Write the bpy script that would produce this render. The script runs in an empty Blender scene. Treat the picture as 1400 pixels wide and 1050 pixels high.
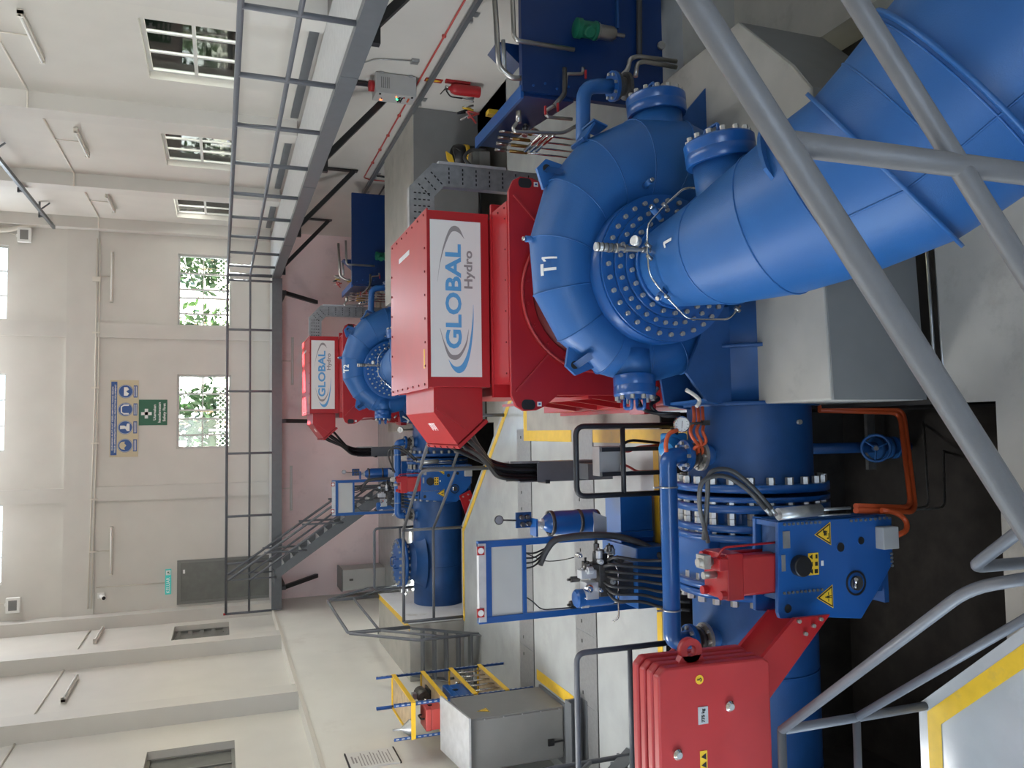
import bpy, bmesh, math, random
from mathutils import Vector, Matrix
from mathutils.geometry import tessellate_polygon
SC = bpy.context.scene
COL = SC.collection
random.seed(7)
# ------------------------------------------------------------------ camera
FPX, EYE = 1104.8, 4.2
_p, _yaw, _roll = math.radians(19.851), math.radians(3.416), math.radians(-.335)
_r = Vector((math.cos(_yaw), -math.sin(_yaw), 0)); _fh = Vector((math.sin(_yaw), math.cos(_yaw), 0)); _z = Vector((0, 0, 1))
_f = _fh * math.cos(_p) - _z * math.sin(_p); _u = _fh * math.sin(_p) + _z * math.cos(_p)
_R = _r * math.cos(_roll) - _u * math.sin(_roll); _U = _r * math.sin(_roll) + _u * math.cos(_roll)
cam = bpy.data.objects.new('camera', bpy.data.cameras.new('camera')); COL.objects.link(cam)
cam.data.sensor_width = 36; cam.data.lens = FPX / 1400 * 36; cam.data.clip_start = .05; cam.data.clip_end = 300
cx, cy_, cz = -_U, _R, -_f           # the photograph lies on its side
cam.matrix_world = Matrix(((cx.x, cy_.x, cz.x, 0), (cx.y, cy_.y, cz.y, 0), (cx.z, cy_.z, cz.z, EYE), (0, 0, 0, 1)))
SC.camera = cam
SC.view_settings.view_transform = 'Standard'; SC.view_settings.look = 'None'; SC.view_settings.gamma = 1
SC.view_settings.use_curve_mapping = False; SC.view_settings.exposure = 0.36
SC.cycles.max_bounces = 8; SC.cycles.diffuse_bounces = 5; SC.cycles.glossy_bounces = 4; SC.cycles.transparent_max_bounces = 8
SC.cycles.use_denoising = True; SC.cycles.sample_clamp_indirect = 8

def at(X, Y, x=None, y=None, z=None):
    """point of the hall seen at a spot of the measured survey picture, on one axis-aligned plane"""
    d = _R * (525 - Y) + _U * (700 - X) + _f * FPX
    o = Vector((0, 0, EYE))
    t = x / d.x if x is not None else (y / d.y if y is not None else (z - EYE) / d.z)
    return o + d * t

# ------------------------------------------------------------------ world and lights
W = bpy.data.worlds.new('world'); SC.world = W; W.use_nodes = True
_n = W.node_tree.nodes; _l = W.node_tree.links
bg = _n['Background']
sky = _n.new('ShaderNodeTexSky'); sky.sky_type = 'HOSEK_WILKIE'; sky.turbidity = 5; sky.ground_albedo = .4
SUN = Vector((.85, .29, .44)).normalized(); sky.sun_direction = SUN
_l.new(sky.outputs[0], bg.inputs[0]); bg.inputs[1].default_value = 46.0

sun = bpy.data.objects.new('sun', bpy.data.lights.new('sun', 'SUN')); COL.objects.link(sun); sun.data.energy = 110; sun.data.angle = .009; sun.data.color = (1, .97, .93)
sun.rotation_euler = (-SUN).to_track_quat('-Z', 'Y').to_euler()

def area(name, loc, direction, sx, sy_, power, col=(1, 1, 1)):
    l = bpy.data.lights.new(name, 'AREA'); l.shape = 'RECTANGLE'; l.size = sx; l.size_y = sy_; l.energy = power; l.color = col
    o = bpy.data.objects.new(name, l); COL.objects.link(o); o.location = loc
    o.rotation_euler = Vector(direction).to_track_quat('-Z', 'Y').to_euler(); return o
# daylight at the high windows and at openings added for light, out of frame
area('daylight_back_clerestory', (.5, 22.5, 10.0), (0, -.85, -.55), 7.5, 1.3, 230, (.97, .98, 1))
area('daylight_left_clerestory', (-4.4, 9, 9.9), (.8, 0, -.6), 13, 1.3, 20, (.98, .99, 1))
area('daylight_right_clerestory', (5.2, 10, 9.9), (-.8, 0, -.6), 12, 1.3, 310, (.97, .98, 1))
area('added_front_light', (-1.5, -5.6, 6.5), (.12, .9, -.3), 4.8, 2.8, 95, (.98, .99, 1))  # lamp in the opening added behind the camera, lights the front faces

area('daylight_left_window', (-4.72, 8.2, 4.58), (1, .30, -.65), 1.9, 1.15, 260, (.98, .99, 1)); area('daylight_left_window', (-4.72, 4.0, 4.58), (1, .12, -.5), 1.9, 1.15, 40, (.98, .99, 1))
area('added_doorway_light', (-4.5, 2.6, 1.55), (1, .0, .0), 2.5, 2.9, 25, (.98, .99, 1))  # fill lamp in an invented doorway, added to light from the left

# ------------------------------------------------------------------ materials
MATS = {}
def mat(name, col, rough=.5, metal=0., var=.0, scale=6., bump=0., bscale=60., coat=0., emit=None, alpha=1., spec=.5, dark=None, dscale=1.3):
    """procedural paint: colour with faint cloudy variation, optional stains and fine relief"""
    m = bpy.data.materials.new(name); m.use_nodes = True
    nt = m.node_tree; b = nt.nodes['Principled BSDF']
    b.inputs['Base Color'].default_value = (*col, 1); b.inputs['Roughness'].default_value = rough
    b.inputs['Metallic'].default_value = metal; b.inputs['Specular IOR Level'].default_value = spec
    if coat: b.inputs['Coat Weight'].default_value = coat; b.inputs['Coat Roughness'].default_value = .15
    if emit: b.inputs['Emission Color'].default_value = (*emit[0], 1); b.inputs['Emission Strength'].default_value = emit[1]
    tc = nt.nodes.new('ShaderNodeTexCoord'); L = nt.links
    if var or dark:
        nz = nt.nodes.new('ShaderNodeTexNoise'); nz.inputs['Scale'].default_value = scale; nz.inputs['Detail'].default_value = 5
        L.new(tc.outputs['Object'], nz.inputs['Vector'])
        cr = nt.nodes.new('ShaderNodeValToRGB')
        cr.color_ramp.elements[0].position = .3; cr.color_ramp.elements[1].position = .7
        cr.color_ramp.elements[0].color = (*[max(0, c * (1 - var)) for c in col], 1)
        cr.color_ramp.elements[1].color = (*[min(1, c * (1 + var)) for c in col], 1)
        L.new(nz.outputs['Fac'], cr.inputs['Fac']); out = cr.outputs['Color']
        if dark:
            n2 = nt.nodes.new('ShaderNodeTexNoise'); n2.inputs['Scale'].default_value = dscale; n2.inputs['Detail'].default_value = 8; n2.inputs['Roughness'].default_value = .7
            L.new(tc.outputs['Object'], n2.inputs['Vector'])
            r2 = nt.nodes.new('ShaderNodeValToRGB'); r2.color_ramp.elements[0].position = .56; r2.color_ramp.elements[1].position = .72
            r2.color_ramp.elements[0].color = (0, 0, 0, 1); r2.color_ramp.elements[1].color = (1, 1, 1, 1)
            L.new(n2.outputs['Fac'], r2.inputs['Fac'])
            mx = nt.nodes.new('ShaderNodeMix'); mx.data_type = 'RGBA'
            L.new(r2.outputs['Color'], mx.inputs['Factor']); L.new(out, mx.inputs[6]); mx.inputs[7].default_value = (*dark, 1)
            out = mx.outputs[2]
        L.new(out, b.inputs['Base Color'])
    if bump:
        n3 = nt.nodes.new('ShaderNodeTexNoise'); n3.inputs['Scale'].default_value = bscale; n3.inputs['Detail'].default_value = 3
        L.new(tc.outputs['Object'], n3.inputs['Vector'])
        bp = nt.nodes.new('ShaderNodeBump'); bp.inputs['Strength'].default_value = bump; bp.inputs['Distance'].default_value = .01
        L.new(n3.outputs['Fac'], bp.inputs['Height']); L.new(bp.outputs['Normal'], b.inputs['Normal'])
    MATS[name] = m; return m

mat('wall_paint', (.62, .60, .56), .75, var=.03, scale=1.5, bump=.06, bscale=25)
mat('pilaster_paint', (.60, .58, .545), .75, var=.03, scale=1.5, bump=.06, bscale=25)
mat('lower_wall', (.74, .72, .67), .6, var=.04, scale=1.2, bump=.05, bscale=30, dark=(.66, .63, .58), dscale=.9)
mat('pink_bounce_wall', (.88, .715, .70), .55, var=.04, scale=1.2, bump=.05, bscale=30, dark=(.78, .625, .615), dscale=2.6)  # pink of light bounced off the red machines put into the base colour
mat('floor_paint', (.41, .43, .425), .18, var=.07, scale=3, bump=.03, bscale=12, dark=(.46, .48, .475), dscale=1.1)
mat('concrete', (.36, .345, .31), .75, var=.10, scale=4, bump=.15, bscale=30, dark=(.22, .2, .175), dscale=1.4)
mat('concrete_light', (.40, .385, .345), .7, var=.08, scale=3, bump=.10, bscale=25, dark=(.31, .295, .26), dscale=1.7)
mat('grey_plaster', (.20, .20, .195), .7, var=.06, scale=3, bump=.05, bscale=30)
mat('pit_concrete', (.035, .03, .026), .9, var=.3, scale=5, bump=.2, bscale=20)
mat('white_concrete', (.82, .82, .83), .6, var=.04, scale=2.5, bump=.05, bscale=30, dark=(.55, .52, .48), dscale=2.0)
mat('yellow_line', (.72, .46, .03), .45, var=.07, scale=9, dark=(.60, .40, .06), dscale=6)
mat('cover_plate', (.27, .275, .275), .4, metal=.3, var=.08, scale=20, bump=.25, bscale=160)
mat('blue', (.018, .105, .315), .42, var=.05, scale=3, bump=.12, bscale=140)
mat('blue_smooth', (.012, .09, .31), .28, var=.05, scale=4, coat=.2)
mat('blue_dull', (.009, .062, .20), .5, var=.14, scale=4, bump=.08, bscale=90)
mat('blue_dark', (.003, .026, .115), .33, var=.05, scale=4)
mat('blue_actuator', (.03, .24, .55), .3, var=.05, scale=5)
mat('red', (.38, .014, .018), .34, var=.05, scale=4, coat=.15)
mat('red_light', (.42, .030, .032), .4, var=.07, scale=4)
mat('red_pipe', (.45, .06, .05), .45)
mat('dark_red', (.16, .012, .014), .45, var=.06)
mat('steel_grey', (.115, .125, .135), .42, var=.06, scale=10)
mat('rail_grey', (.115, .122, .138), .45, var=.05, scale=14, bump=.05, bscale=90)
mat('rail_dark', (.028, .03, .034), .4, var=.05, scale=14)
mat('rail_near', (.15, .15, .155), .45, var=.06, scale=14, bump=.12, bscale=60)
mat('black', (.012, .012, .013), .45, var=.1)
mat('rubber', (.012, .012, .013), .35, var=.1)
mat('hose_grey', (.045, .045, .046), .5)
mat('galv', (.42, .43, .43), .38, metal=.75, var=.15, scale=14)
mat('galv_light', (.55, .56, .57), .42, metal=.4, var=.08, scale=10)
mat('chrome', (.72, .71, .69), .16, metal=1.)
mat('brushed', (.48, .46, .43), .3, metal=.95, var=.1)
mat('bolt_metal', (.46, .445, .41), .42, metal=.75, var=.08, scale=40)
mat('dark_metal', (.11, .105, .10), .45, metal=.7, var=.2, scale=25)
mat('brass', (.42, .27, .09), .35, metal=.8)
mat('panel_grey', (.50, .50, .48), .45, var=.02)
mat('box_grey', (.42, .42, .41), .5, var=.03)
mat('cabinet_side', (.20, .20, .195), .5, var=.03)
mat('green_motor', (.008, .13, .07), .4, var=.08)
mat('orange', (.62, .10, .028), .42)
mat('yellow', (.80, .50, .03), .45)
mat('wood', (.40, .30, .18), .6, var=.18, scale=9)
mat('white', (.80, .80, .78), .5)
mat('pvc', (.66, .62, .55), .45)
mat('cream_sign', (.56, .49, .33), .5)
mat('sign_blue', (.02, .08, .28), .4)
mat('sign_green', (.012, .11, .055), .4)
mat('logo_blue', (.10, .33, .62), .45)
mat('logo_grey', (.27, .25, .25), .45)
mat('sign_white', (.70, .69, .67), .4)
mat('teal', (.02, .28, .26), .4, emit=((.05, .5, .45), .35))
mat('lamp_green', (.02, .5, .12), .4, emit=((.05, 1, .35), 2.5))
mat('lamp_red', (.5, .05, .02), .4, emit=((1, .2, .06), 2.5))
mat('reflector', (.78, .78, .76), .12, metal=.9)
def leaf_mat(name, col, tr):
    m = mat(name, col, .5, var=.35, scale=2); nt = m.node_tree; b = nt.nodes['Principled BSDF']; t = nt.nodes.new('ShaderNodeBsdfTranslucent'); t.inputs[0].default_value = (*tr, 1)
    mx = nt.nodes.new('ShaderNodeMixShader'); mx.inputs[0].default_value = .45; nt.links.new(b.outputs[0], mx.inputs[1]); nt.links.new(t.outputs[0], mx.inputs[2]); nt.links.new(mx.outputs[0], nt.nodes['Material Output'].inputs[0])
leaf_mat('leaf_a', (.022, .052, .018), (.012, .03, .008)); leaf_mat('leaf_b', (.03, .065, .02), (.018, .04, .008)); leaf_mat('leaf_y', (.14, .14, .02), (.17, .16, .014))
mat('ground_out', (.40, .38, .32), .9, var=.2)
mat('window_frame', (.62, .62, .60), .4)
mat('frame_grey', (.17, .17, .16), .4)
mat('dark_glass', (.16, .165, .155), .12, var=.1)
mat('pink_case', (.55, .08, .07), .45)
def glass_mat():
    m = bpy.data.materials.new('glass'); m.use_nodes = True; nt = m.node_tree
    nt.nodes.remove(nt.nodes['Principled BSDF']); o = nt.nodes['Material Output']
    t = nt.nodes.new('ShaderNodeBsdfTransparent'); t.inputs[0].default_value = (.93, .95, .94, 1)
    g = nt.nodes.new('ShaderNodeBsdfGlossy'); g.inputs['Roughness'].default_value = .03
    fr = nt.nodes.new('ShaderNodeFresnel'); fr.inputs[0].default_value = 1.45
    mx = nt.nodes.new('ShaderNodeMixShader'); nt.links.new(fr.outputs[0], mx.inputs[0]); nt.links.new(t.outputs[0], mx.inputs[1]); nt.links.new(g.outputs[0], mx.inputs[2])
    nt.links.new(mx.outputs[0], o.inputs[0]); MATS['glass'] = m
glass_mat()

# ------------------------------------------------------------------ mesh builder
V = Vector
def frame_of(d):
    d = V(d).normalized(); a = V((0, 0, 1)) if abs(d.z) < .95 else V((1, 0, 0))
    u = d.cross(a).normalized(); return u, d.cross(u).normalized(), d
def fillet(pts, r, k=5):
    """polyline with rounded corners"""
    pts = [V(p) for p in pts]; out = [pts[0]]
    for i in range(1, len(pts) - 1):
        a, b, c = pts[i - 1], pts[i], pts[i + 1]; d1, d2 = (a - b), (c - b)
        rr = min(r, d1.length * .49, d2.length * .49); p, q = b + d1.normalized() * rr, b + d2.normalized() * rr
        for j in range(k + 1):
            t = j / k; out.append(p * (1 - t) ** 2 + b * 2 * t * (1 - t) + q * t * t)
    out.append(pts[-1]); return out
class M:
    def __init__(s): s.v = []; s.f = []; s.s = []
    def add(s, v, f, smooth=False):
        n = len(s.v); s.v += [V(p) for p in v]; s.f += [tuple(i + n for i in q) for q in f]; s.s += [smooth] * len(f); return s
    def box(s, x0, x1, y0, y1, z0, z1):
        return s.add([(x, y, z) for x in (x0, x1) for y in (y0, y1) for z in (z0, z1)],
                     [(0, 1, 3, 2), (4, 6, 7, 5), (0, 4, 5, 1), (2, 3, 7, 6), (0, 2, 6, 4), (1, 5, 7, 3)])
    def obox(s, c, ax, ay, az):
        c, ax, ay, az = V(c), V(ax), V(ay), V(az)
        return s.add([c + ax * i + ay * j + az * k for i in (-1, 1) for j in (-1, 1) for k in (-1, 1)],
                     [(0, 1, 3, 2), (4, 6, 7, 5), (0, 4, 5, 1), (2, 3, 7, 6), (0, 2, 6, 4), (1, 5, 7, 3)])
    def beam(s, p, q, w, h, up=(0, 0, 1)):
        """rectangular bar from p to q"""
        p, q = V(p), V(q); d = (q - p); u = d.cross(V(up)); u = u.normalized() if u.length > 1e-6 else V((1, 0, 0)); n = u.cross(d).normalized()
        return s.obox((p + q) / 2, d / 2, u * w / 2, n * h / 2)
    def cyl(s, p, q, r, r1=None, n=16, cap=True, smooth=True):
        p, q = V(p), V(q); r1 = r if r1 is None else r1; u, w, _ = frame_of(q - p)
        ring = [u * math.cos(2 * math.pi * i / n) + w * math.sin(2 * math.pi * i / n) for i in range(n)]
        k = len(s.v); s.v += [p + a * r for a in ring] + [q + a * r1 for a in ring]
        s.f += [(k + i, k + (i + 1) % n, k + n + (i + 1) % n, k + n + i) for i in range(n)]; s.s += [smooth] * n
        if cap: s.f += [tuple(k + n - 1 - i for i in range(n)), tuple(k + n + i for i in range(n))]; s.s += [False, False]
        return s
    def hexnut(s, p, q, r): return s.cyl(p, q, r, n=6, smooth=False)
    def ring(s, c, d, ri, ro, t, n=32):
        """flat annulus of thickness t along d from c"""
        c = V(c); u, w, d = frame_of(d); k = len(s.v)
        for off, rad in ((0, ri), (0, ro), (t, ro), (t, ri)):
            s.v += [c + d * off + (u * math.cos(2 * math.pi * i / n) + w * math.sin(2 * math.pi * i / n)) * rad for i in range(n)]
        for a in range(4):
            b = (a + 1) % 4
            for i in range(n):
                j = (i + 1) % n; s.f.append((k + a * n + i, k + a * n + j, k + b * n + j, k + b * n + i)); s.s.append(a in (1, 3))
        return s
    def tube(s, pts, r, n=8, fil=0, closed=False, cap=True):
        pts = fillet(pts, fil) if fil else [V(p) for p in pts]; m = len(pts); k = len(s.v)
        u = None
        for i, p in enumerate(pts):
            if closed: d = (pts[(i + 1) % m] - pts[i - 1])
            else: d = (pts[min(i + 1, m - 1)] - pts[max(i - 1, 0)])
            d.normalize()
            if u is None: u, w, _ = frame_of(d)
            else: u = (u - d * u.dot(d)).normalized(); w = d.cross(u)
            rr = r[i] if isinstance(r, (list, tuple)) else r
            s.v += [p + (u * math.cos(2 * math.pi * a / n) + w * math.sin(2 * math.pi * a / n)) * rr for a in range(n)]
        for i in range(m if closed else m - 1):
            for a in range(n):
                b = (a + 1) % n; i2 = (i + 1) % m
                s.f.append((k + i * n + a, k + i * n + b, k + i2 * n + b, k + i2 * n + a)); s.s.append(True)
        if cap and not closed:
            s.f += [tuple(k + n - 1 - a for a in range(n)), tuple(k + (m - 1) * n + a for a in range(n))]; s.s += [False, False]
        return s
    def prism(s, poly, off):
        """extrude a planar polygon (concave allowed) by a vector"""
        poly = [V(p) for p in poly]; n = len(poly); off = V(off); k = len(s.v)
        s.v += poly + [p + off for p in poly]
        nrm = V((0, 0, 0))
        for i in range(n): nrm += poly[i].cross(poly[(i + 1) % n])
        flip = nrm.dot(off) > 0
        for t in tessellate_polygon([poly]):
            a = tuple(k + i for i in t); na = (s.v[a[1]] - s.v[a[0]]).cross(s.v[a[2]] - s.v[a[0]])
            if na.dot(off) > 0: a = a[::-1]
            s.f += [a, tuple(i + n for i in a[::-1])]; s.s += [False, False]
        for i in range(n):
            j = (i + 1) % n; q = (k + i, k + j, k + n + j, k + n + i)
            s.f.append(q if flip else q[::-1]); s.s.append(False)
        return s
    def lathe(s, c, d, prof, n=20):
        """profile of (radius, distance along d)"""
        c = V(c); u, w, d = frame_of(d); m = len(prof)
        def ring(r, t): return [c + d * t + (u * math.cos(2 * math.pi * i / n) + w * math.sin(2 * math.pi * i / n)) * max(r, 1e-4) for i in range(n)]
        last = None; pd = None
        for (r0, t0), (r1, t1) in zip(prof, prof[1:]):
            e = V((r1 - r0, t1 - t0, 0)); e = e.normalized() if e.length > 1e-9 else V((1, 0, 0))
            if last is None or pd.dot(e) < .8: last = len(s.v); s.v += ring(r0, t0)       # hard edge: start a fresh ring
            k1 = len(s.v); s.v += ring(r1, t1)
            for i in range(n): j = (i + 1) % n; s.f.append((last + i, last + j, k1 + j, k1 + i)); s.s.append(True)
            last, pd = k1, e
        return s
    def build(s, name, m, parent=None, bevel=0, kind=None, autosmooth=False):
        loc = V((0, 0, 0)); q = parent
        while q is not None: loc = loc + V(q.location); q = q.parent
        me = bpy.data.meshes.new(name); me.from_pydata([tuple(p - loc) for p in s.v], [], s.f); me.validate(); 
        if len(me.polygons) == len(s.s): me.polygons.foreach_set('use_smooth', s.s)
        me.materials.append(MATS[m] if isinstance(m, str) else m)
        o = bpy.data.objects.new(name, me); COL.objects.link(o)
        if parent is not None: o.parent = parent
        if bevel:
            b = o.modifiers.new('bevel', 'BEVEL'); b.width = bevel; b.segments = 2; b.limit_method = 'ANGLE'; b.angle_limit = .7
        bm = bmesh.new(); bm.from_mesh(me); bmesh.ops.recalc_face_normals(bm, faces=bm.faces); bm.to_mesh(me); bm.free()
        if kind: o['kind'] = kind
        return o
ALL = []     # (root, label of the second unit's copy or None)
def thing(name, label, cat, loc=(0, 0, 0), group=None, second=None):
    """an Empty at the thing's base; second = the label its copy at the far unit gets"""
    o = bpy.data.objects.new(name, None); COL.objects.link(o); o.location = loc; o.empty_display_size = .1
    o['label'] = label; o['category'] = cat
    if group: o['group'] = group
    if second: ALL.append((o, second))
    return o
def tag(o, label, cat, group=None, second=None):
    o['label'] = label; o['category'] = cat
    if group: o['group'] = group
    if second: ALL.append((o, second))
    return o
def struct(o): o['kind'] = 'structure'; return o
def clone(o, parent=None, shift=None):
    c = o.copy(); COL.objects.link(c)
    if parent is not None: c.parent = parent
    if shift is not None: c.location = V(o.location) + V(shift)
    for ch in KIDS.get(o.name, []): clone(ch, c)
    return c
KIDS = {}
def index_kids():
    KIDS.clear()
    for o in SC.objects:
        if o.parent: KIDS.setdefault(o.parent.name, []).append(o)
def repeat(src, name, parent, spots):
    """copies of one part (sharing its mesh) at offsets from the first spot"""
    for d in spots:
        c = src.copy(); COL.objects.link(c); c.parent = parent; c.location = V(src.location) + V(d)
    return src
def text(s, name, m, parent, origin, right, up, h, depth=.003, bold=.0, align='CENTER', width=None):
    """flat lettering: h = capital height in metres"""
    cu = bpy.data.curves.new(name, 'FONT'); cu.body = s; cu.size = h / .73; cu.align_x = align; cu.align_y = 'CENTER'; cu.offset = bold; cu.extrude = depth / 2; cu.resolution_u = 3
    t = bpy.data.objects.new(name, cu); COL.objects.link(t)
    dg = bpy.context.evaluated_depsgraph_get(); me = bpy.data.meshes.new_from_object(t.evaluated_get(dg)); me.name = name
    bpy.data.objects.remove(t); bpy.data.curves.remove(cu)
    r, u = V(right).normalized(), V(up).normalized(); n = r.cross(u)
    sx = 1.
    if width:
        xs = [v.co.x for v in me.vertices]; sx = width / max(1e-6, max(xs) - min(xs))
    loc = V((0, 0, 0)); q = parent
    while q is not None: loc = loc + V(q.location); q = q.parent
    o0 = V(origin) - loc
    for v in me.vertices: v.co = o0 + r * v.co.x * sx + u * v.co.y + n * v.co.z
    me.materials.clear(); me.materials.append(MATS[m])
    o = bpy.data.objects.new(name, me); COL.objects.link(o)
    if parent is not None: o.parent = parent
    return o
# =================================================================== the hall
XL, XLP, XR, YB, YF, ZC = -4.45, -4.75, 5.5, 22.8, -6.0, 11.0
SP = 10.39                                     # distance from the first unit to the second
def holed(u0, u1, w0, w1, holes, fn):
    """fill a rectangle with boxes around rectangular holes; fn(u0,u1,w0,w1) adds one box"""
    us = sorted({u0, u1, *[h[0] for h in holes], *[h[1] for h in holes]})
    for a, b in zip(us, us[1:]):
        if b <= u0 or a >= u1: continue
        hs = sorted([(h[2], h[3]) for h in holes if h[0] < b - 1e-6 and h[1] > a + 1e-6]); w = w0
        for p, q in hs:
            if p > w: fn(a, b, w, p)
            w = max(w, q)
        if w < w1: fn(a, b, w, w1)

# floor: a slab with one sunken bay per unit
def bay(dy): return [V(p) + V((0, dy, 0)) for p in ((-3.46, 4.07, 0), (-1.78, 4.07, 0), (.6, 1.30, 0), (5.5, 1.30, 0), (5.5, 6.60, 0), (.14, 6.60, 0), (.14, 7.2, 0), (-3.46, 7.2, 0))]
outer = [V(p) for p in ((XL, YF, 0), (XR, YF, 0), (XR, YB, 0), (XL, YB, 0))]
loops = [outer, bay(0)[::-1], bay(SP)[::-1]]
fl = M(); flat = [p for l in loops for p in l]
fl.add(flat, [t for t in tessellate_polygon(loops)])
o = struct(fl.build('floor', 'floor_paint'))
if o.data.polygons[0].normal.z < 0: o.data.flip_normals()
FLOOR = o
def slab(poly, z0, z1): return M().prism([(p[0], p[1], z0) for p in poly], (0, 0, z1 - z0))
for k in (0, 1):
    dy = SP * k
    b = bay(dy); sk = M(); sl = M()
    for i in range(8):
        p, q = b[i], b[(i + 1) % 8]
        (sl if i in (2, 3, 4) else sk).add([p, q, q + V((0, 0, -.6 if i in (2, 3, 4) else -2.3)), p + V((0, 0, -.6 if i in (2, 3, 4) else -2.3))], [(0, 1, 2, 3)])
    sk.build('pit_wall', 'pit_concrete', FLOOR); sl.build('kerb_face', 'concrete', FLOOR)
    # lower floor beside the pit, pit bottom
    lo = [(-1.7, 3.92), (-1.78, 4.07), (.6, 1.30), (5.5, 1.30), (5.5, 6.6), (.14, 6.6), (.14, 3.92)]
    lo = [(-1.65, 3.92), (.6, 1.30), (5.5, 1.30), (5.5, 6.6), (.14, 6.6), (.14, 3.92)]
    lo = [(x, y + dy) for x, y in lo]
    # trench in front of the machine block is left open between two slabs
    slab([(.14, 4.30 + dy), (.14, 3.92 + dy), (-1.65, 3.92 + dy), (.6, 1.3 + dy), (5.5, 1.3 + dy), (5.5, 4.6 + dy), (3.5, 4.44 + dy)], -.95, -.6).build('lower_floor', 'concrete_light', FLOOR)
    slab([(3.3, 4.62 + dy), (5.5, 4.62 + dy), (5.5, 6.6 + dy), (3.3, 6.6 + dy)], -.95, -.6).build('lower_floor', 'concrete_light', FLOOR)
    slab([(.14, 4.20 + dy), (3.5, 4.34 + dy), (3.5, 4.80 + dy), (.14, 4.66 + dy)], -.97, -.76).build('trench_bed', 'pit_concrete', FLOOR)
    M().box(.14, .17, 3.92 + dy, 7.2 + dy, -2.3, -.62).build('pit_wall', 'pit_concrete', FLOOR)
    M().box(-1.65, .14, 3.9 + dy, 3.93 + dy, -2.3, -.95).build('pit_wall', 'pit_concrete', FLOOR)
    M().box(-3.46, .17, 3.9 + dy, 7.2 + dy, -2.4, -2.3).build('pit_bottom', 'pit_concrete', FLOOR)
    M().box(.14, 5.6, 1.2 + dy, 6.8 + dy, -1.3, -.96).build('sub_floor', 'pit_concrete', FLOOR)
    M().box(-1.9, .14, 1.2 + dy, 3.92 + dy, -1.3, -.96).build('sub_floor', 'pit_concrete', FLOOR)
    # pale kerb and yellow edge line along the pit
    e = [V((-3.46, 4.07 + dy, .002)), V((-1.78, 4.07 + dy, .002)), V((.6, 1.30 + dy, .002))]
    d2 = (e[2] - e[1]).normalized(); n2 = V((d2.y, -d2.x, 0)); n2 = n2 if n2.y < 0 else -n2
    n1 = V((0, -1, 0)); mi = (n1 + n2); mi = mi / mi.dot(n1)
    def strip(a, bb, nm, mt, z):
        up = V((0, 0, z)); s_ = M()
        for (p, np_), (q, nq) in (((e[0], n1), (e[1], mi)), ((e[1], mi), (e[2], n2))):
            s_.prism([p + np_ * a + up, q + nq * a + up, q + nq * bb + up, p + np_ * bb + up], (0, 0, .004))
        s_.build(nm, mt, FLOOR)
    strip(0, .065, 'kerb', 'floor_paint', 0); strip(.065, .165, 'edge_line', 'yellow_line', .001)
    M().box(-3.46, -.1, 7.26 + dy, 7.36 + dy, .001, .006).build('edge_line', 'yellow_line', FLOOR)
    # marked zone round the generator bedplate
    z = M(); x0, x1, y0, y1 = -.17, 2.75, 7.26 + dy, 11.12 + dy; w = .15
    if k == 0:
        for bx in ((x0, x0 + w, y0 - .8, 8.78), (x0, x0 + w, 9.42, y1), (x0 + w, x1, y1 - w * 1.1, y1)): z.box(*bx, .001, .009)
        z.build('edge_line', 'yellow_line', FLOOR)
    M().box(x0 + w, x1 - .2, y0 - .06, y1 - w, -.01, .012).build('grout_pad', 'concrete', FLOOR)
    # concrete plinth block at the end of the penstock
    M().box(-4.45, -3.46, 4.0 + dy, 7.0 + dy, 0, 1.0).build('plinth', 'concrete_light', FLOOR, bevel=.01)
    M().box(-3.46, -3.455, 4.07 + dy, 7.0 + dy, -2.3 if k else 0, 1.0).build('plinth_face', 'white_concrete', FLOOR)
    M().box(-3.56, -3.46, 4.0 + dy, 7.0 + dy, 1.0, 1.004).build('edge_line', 'yellow_line', FLOOR)
    # machine block the turbine is set in
    slab([(.17, 4.50 + dy), (2.42, 4.60 + dy), (2.66, 4.78 + dy), (3.3, 5.42 + dy), (3.3, 6.66 + dy), (.17, 6.66 + dy)], -.62, .23).build('machine_block', 'concrete_light', FLOOR, bevel=.012)
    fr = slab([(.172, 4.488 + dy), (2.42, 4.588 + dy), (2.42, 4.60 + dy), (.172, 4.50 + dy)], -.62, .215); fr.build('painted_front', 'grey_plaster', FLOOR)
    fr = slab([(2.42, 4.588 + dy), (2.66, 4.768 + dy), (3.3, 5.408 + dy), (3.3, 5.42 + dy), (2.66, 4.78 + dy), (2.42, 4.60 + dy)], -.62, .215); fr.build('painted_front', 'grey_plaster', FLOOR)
    # raised equipment block by the right wall
    M().box(2.45, 5.5, 13.2 if k == 0 else 22.2, 15.72 if k == 0 else 22.8, 0, 1.15 if k == 0 else .06).build('equipment_block' if k == 0 else 'wall_kerb', 'concrete_light', FLOOR, bevel=.01)
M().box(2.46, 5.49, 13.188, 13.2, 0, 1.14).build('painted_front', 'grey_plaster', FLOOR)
# cover plates over the two cable channels
for (y0, y1, xa, xb, n) in ((10.86, 11.42, -4.2, .0, 4), (8.80, 9.38, -4.2, .1, 5)):
    wd = (xb - xa) / n
    for i in range(n):
        c = M().box(xa + i * wd + .004, xa + (i + 1) * wd - .004, y0, y1, .0, .006).build('cover_plate', 'cover_plate', FLOOR)
        for s_ in (.12, wd - .12): M().box(xa + i * wd + s_ - .02, xa + i * wd + s_ + .02, (y0 + y1) / 2 + .1, (y0 + y1) / 2 + .115, .006, .012).build('lift_slot', 'black', c)
    M().box(xa, xb, y0 - .02, y0 - .003, .0, .004).build('channel_gap', 'black', FLOOR)

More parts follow.
